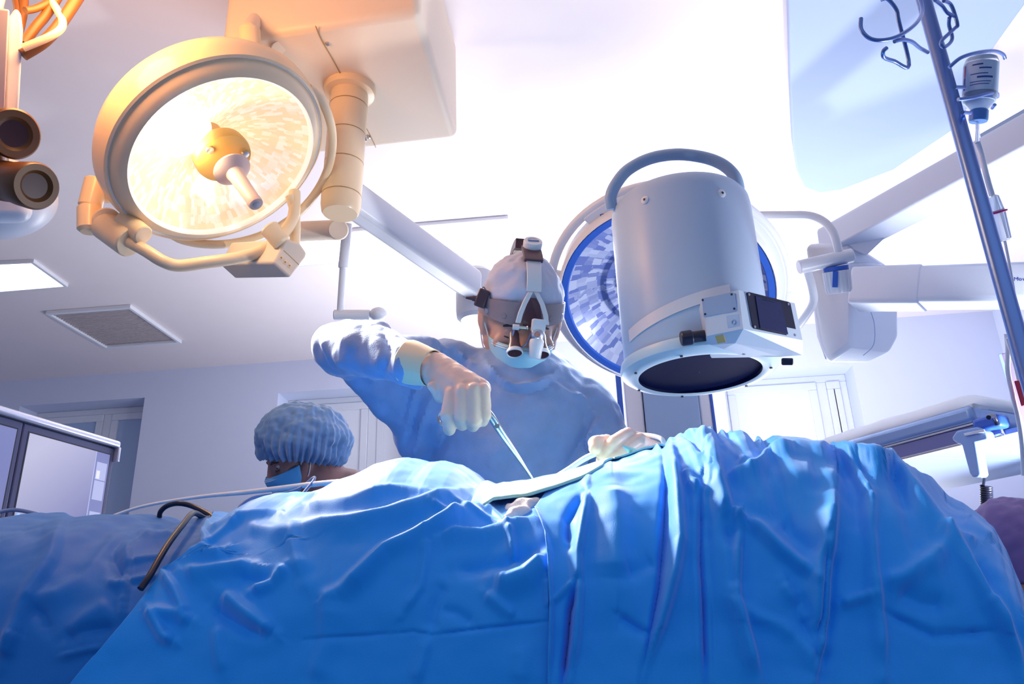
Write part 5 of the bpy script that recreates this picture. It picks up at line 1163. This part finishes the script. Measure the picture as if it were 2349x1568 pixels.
def sheet_pts(XLf, XRf, t0, t1, lift, ridges, nx, nt, seed, nz, t1X=None, flat=True):
    s = np.linspace(0, 1, nx+1)[None, :]
    if t1X is None:
        tr = rows(t0, t1, nt); xl = XLf(tr); xr = XRf(tr); X = xl[:, None]+(xr-xl)[:, None]*s; T = np.broadcast_to(tr[:, None], X.shape)
    else:
        xl, xr = XLf, XRf; X = np.broadcast_to(xl+(xr-xl)*s, (nt+1, nx+1)); te = np.array([t1X(x) for x in X[0]])
        k_ = np.ones(9)/9; te = np.convolve(np.pad(te, 4, 'edge'), k_, 'valid'); T = t0+(te[None, :]-t0)*np.linspace(0, 1, nt+1)[:, None]
    P = base(X, T); Nn = base_n(X, T); U, V, D = proj(P)
    disp = ridge_disp(U, V, ridges) if ridges else np.zeros(X.shape)
    damp = np.clip((T+.06)/.12, 0, 1)
    if flat:    # the cloth lies flat under the towel strip
        inside = np.clip((U-1085)/25, 0, 1)*np.clip((1560-U)/25, 0, 1)*np.clip((np.interp(U, lowpx[:, 0], lowpx[:, 1])+14-V)/16, 0, 1); damp = damp*(1-inside)
    co = P.reshape(-1, 3); w = (vnoise(co*A(1, 1.4, 1.4), 8, seed, 3)*nz+vnoise(co, 28, seed+3, 2)*nz*.28).reshape(X.shape)*np.maximum(.15, damp)
    if t1X is not None: lift = lift*np.clip(np.minimum(s, 1-s)/.10, .45, 1)
    return P+Nn*(disp*damp*.8+w+lift)[..., None]
def sheet(name, args, material, label, cat='drape'):
    P = sheet_pts(*args); nt, nx = P.shape[0]-1, P.shape[1]-1
    n = nx+1; fs = [(j*n+i, j*n+i+1, (j+1)*n+i+1, (j+1)*n+i) for j in range(nt) for i in range(nx)]
    me = bpy.data.meshes.new(name); me.from_pydata([tuple(p) for p in P.reshape(-1, 3)], [], fs); me.update()
    o = link_mesh(name, me, material, None); me.set_sharp_from_angle(angle=PI)
    so = o.modifiers.new('thickness', 'SOLIDIFY'); so.thickness = .0012; so.offset = -1
    return tag(o, label, cat, 'blue surgical drapes' if cat == 'drape' else None)
def edge_fn(px):
    """screen polyline (u,v) -> function of t giving X"""
    px = np.array(px, float); o_ = np.argsort(px[:, 1]); pv, pu = px[o_, 1], px[o_, 0]
    def f(t):
        t = np.asarray(t, float); X = X_at(np.full_like(t, pu[0]), t, 20)
        for _ in range(25):
            u, v, d = proj(base(X, t)); X = X+(np.interp(v, pv, pu)-u)*d/F*.6
        return X
    return f
def const_fn(x): return lambda t: np.full_like(np.asarray(t, float), x)
S_left = lambda nx, nt: (const_fn(-1.45), edge_fn([(560, 1150), (540, 1260), (480, 1400), (420, 1568), (380, 1900)]), -.9, 1.75, .0, R_left, nx, nt, 2., .004)
S_main = lambda nx, nt: (edge_fn([(492, 1170), (490, 1186), (462, 1225), (470, 1266), (432, 1298), (378, 1324), (337, 1374), (255, 1470), (170, 1568), (40, 1720), (-60, 1900)]), edge_fn([(1262, 1100), (1262, 1900)]), -.9, 1.75, .006, R_main, nx, nt, 1., .004)
S_right = lambda nx, nt: (edge_fn([(1290, 1085), (1262, 1140), (1228, 1188), (1252, 1247), (1259, 1300), (1264, 1390), (1259, 1568), (1255, 1900)]), const_fn(.60), -.9, 1.75, .012, R_right, nx, nt, 4., .0045)
# settle the crest so that the folded cloth, not the bare form, reaches the intended height
want_u = np.array([p[0] for p in crest_px], float); want_v = np.array([p[1] for p in crest_px], float)
for it in range(4):
    best = np.full(300, 1e9); uc = np.linspace(-100, 2449, 301); um = (uc[1:]+uc[:-1])/2
    for S_ in (S_left, S_main, S_right):
        P = sheet_pts(*S_(150, 80)); U, V, D = proj(P); k = np.floor((U-uc[0])/(uc[1]-uc[0])).astype(int); ok = (k >= 0) & (k < 300)
        np.minimum.at(best, k[ok], V[ok])
    tow = (um > 1110) & (um < 1540); best = np.where(tow, best-9, best)
    good = best < 1e8; err = np.interp(um, um[good], best[good])-np.interp(um, want_u, want_v); err = np.convolve(np.pad(err, 2, 'edge'), np.ones(5)/5, 'valid')
    cu = proj(np.stack([cpX, 0*cpX+YC, cpZ], -1))[0]; cpZ = cpZ+np.interp(cu, um, err)*1.25/F*.8
gP = base(gX, gT); gU, gV, gD = proj(gP)
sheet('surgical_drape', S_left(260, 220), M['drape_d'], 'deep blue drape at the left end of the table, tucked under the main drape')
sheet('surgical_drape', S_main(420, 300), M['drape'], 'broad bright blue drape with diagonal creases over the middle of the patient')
sheet('surgical_drape', S_right(460, 300), M['drape'], 'blue drape hanging in deep vertical folds at the right half of the table')
def glow_t(x):
    u_ = proj(base(np.array([x]), np.array([.2])))[0][0]; return max(.03, t_of_v(x, np.interp(u_, lowpx[:, 0], lowpx[:, 1])+14))
xg0 = float(X_at(np.array([1110.]), np.array([.25]))[0]); xg1 = float(X_at(np.array([1545.]), np.array([.05]))[0])
gt = sheet('green_towel', (xg0, xg1, -.45, None, .017, [], 160, 60, 6., .0012, glow_t, False), M['green'], 'pale green towel strip laid along the dip of the drapes under the forceps', 'towel')
gt.modifiers['thickness'].thickness = .003
# small folded corner of the towel
q = [on_base(u, v, l) for u, v, l in ((1428, 1022, .02), (1452, 1030, .021), (1446, 1040, .022), (1434, 1042, .020))]
q[0] = W(1427, 1020, proj(q[0])[2])
c = MB().prism(q, A(0, .0, -.002)).build('towel_corner', M['green'], gt, smooth=False)
# white gauze between the drapes
gz = MB()
for k, (u, v, r_) in enumerate(((1172, 1178, .009), (1190, 1176, .011), (1212, 1174, .011), (1182, 1194, .010), (1202, 1190, .010), (1172, 1204, .008), (1226, 1168, .008))): gz.sph(on_base(u, v, .006), r_)
me = fuse(gz, .003, 4); co = get_co(me); set_co(me, co+get_no(me)*(vnoise(co, 60, 4, 2)*.004)[:, None])
tag(link_mesh('gauze_pad', me, M['gauze'], None), 'crumpled white gauze pad below the green towel between two drapes', 'gauze')
# table under the drapes
opt = thing('operating_table', 'operating table under the blue drapes', 'operating table', (-.3, 1.18, 0))
MB().boxw((-1.45, .98, .74), (.52, 1.42, .80)).build('tabletop', M['steel'], opt, bevel=.01)
MB().boxw((-1.42, .99, .80), (.50, 1.41, .86)).build('table_pad', M['dark'], opt, bevel=.02)
MB().boxw((-.55, 1.0, .12), (-.1, 1.36, .74)).build('column', M['steel'], opt, bevel=.02)
MB().boxw((-1.0, .95, 0), (.35, 1.42, .12)).build('base', M['steel'], opt, bevel=.03)
# ------------------------------------------------------------------ cables and hoses lying on the drapes
def lying(name, label, cat, px, r, m, lift=None):
    lift = r+.012 if lift is None else lift
    return tag(MB().tube([on_base(u, v, lift) if not isinstance(w, tuple) else W(u, v, w[0]) for u, v, w in [(p+(0,))[:3] if len(p) == 2 else p for p in px]], r, 14, 6).build(name, m, None), label, cat)
dcr = proj(on_base(480, 1186))[2]
lying('black_cable', 'black cable looping over the drape edge at the left', 'cable',
      [(366, 1186, (dcr+.03,)), (369, 1172, (dcr+.03,)), (385, 1159, (dcr+.03,)), (412, 1154, (dcr+.02,)), (445, 1162, (dcr+.02,)), (486, 1184, (dcr+.0,)), (470, 1188, (dcr-.012,)), (445, 1203), (420, 1232), (395, 1270), (376, 1305), (355, 1345), (335, 1372)], .0038, M['black'])
dn_ = 1.72
tag(MB().tube([W(250, 1186, 1.6), W(330, 1160, 1.6), W(450, 1140, 1.58), (W(560, 1129, 1.55)), W(640, 1120, 1.52), W(720, 1110, 1.48), W(785, 1104, 1.44)], [.003, .003, .0034, .0046, .0052, .0052, .005], 14).build('white_hose', M['whitetube'], None), 'white hose running behind the drape in front of the assistant', 'hose')
tag(MB().tube([W(545, 1170, 1.40), W(556, 1155, 1.41), W(580, 1141, 1.43), W(620, 1134, 1.45), W(660, 1129, 1.47), W(690, 1118, 1.49), W(715, 1098, 1.5), (W(722, 1095, 1.5)), W(716, 1106, 1.48), W(700, 1125, 1.46), W(686, 1142, 1.44)], .0028, 12).build('slate_hose', M['greytube'], None), 'thin slate blue tube with a looped end behind the white hose', 'tube')
# ------------------------------------------------------------------ light
w = bpy.data.worlds.new('world'); SC.world = w; w.use_nodes = True
wn_ = w.node_tree; bg = wn_.nodes['Background']; bg.inputs[1].default_value = 1.0
tcw = wn_.nodes.new('ShaderNodeTexCoord'); sxw = wn_.nodes.new('ShaderNodeSeparateXYZ'); wn_.links.new(tcw.outputs['Generated'], sxw.inputs[0])
crw = wn_.nodes.new('ShaderNodeValToRGB'); wn_.links.new(sxw.outputs['Z'], crw.inputs[0]); wn_.links.new(crw.outputs[0], bg.inputs[0])
crw.color_ramp.elements[0].position = 0; crw.color_ramp.elements[0].color = (.07, .10, .19, 1)
crw.color_ramp.elements[1].position = .45; crw.color_ramp.elements[1].color = (.72, .84, 1.06, 1)
def lamp(name, kind, loc, energy, col, target=None, size=.3, spot=60, blend=.4, sy=None):
    l = bpy.data.lights.new(name, kind); l.energy = energy; l.color = col
    if kind == 'AREA':
        l.size = size
        if sy: l.shape = 'RECTANGLE'; l.size_y = sy
    elif kind == 'SPOT': l.spot_size = math.radians(spot); l.spot_blend = blend; l.shadow_soft_size = size
    else: l.shadow_soft_size = size
    o = bpy.data.objects.new(name, l); COL.objects.link(o); o.location = Vector([float(a) for a in loc])
    if target is not None:
        d = Vector([float(a) for a in target])-o.location; o.rotation_euler = d.to_track_quat('-Z', 'Y').to_euler()
    return o
fld = on_base(1140, 1120)
# the lit surgical lamp: its beam to the field, plus an added point light warming the ceiling
lamp('lamp_beam', 'SPOT', lf.p(0, .05, .10), 300, (1, .94, .84), fld+A(-.03, .06, .04), .10, 34, .8)
lamp('lamp_bulb', 'POINT', lf.p(-.05, .08, .015), 1.6, (1, .80, .5), None, .03)
lamp('lamp_spill', 'POINT', lf.p(-.04, .50, -.16), 22, (1, .47, .17), None, .14)
lamp('lamp_beam', 'SPOT', l2.p(-.15, .1, .05), 40, (.85, .92, 1), fld+A(.1, .0, 0), .15, 50, .8)
# added uplight behind the table brightens ceiling and wall; unseen flash at right
lamp('floor_uplight', 'AREA', (.35, 4.3, 1.15), 104, (.94, .95, 1), (.4, 3.6, 3), 2.9, sy=.9)
lamp('ceiling_flash', 'SPOT', (1.35, 1.80, .95), 95, (.95, .96, 1), (.1, 2.1, 2.95), .06, 120, .5)
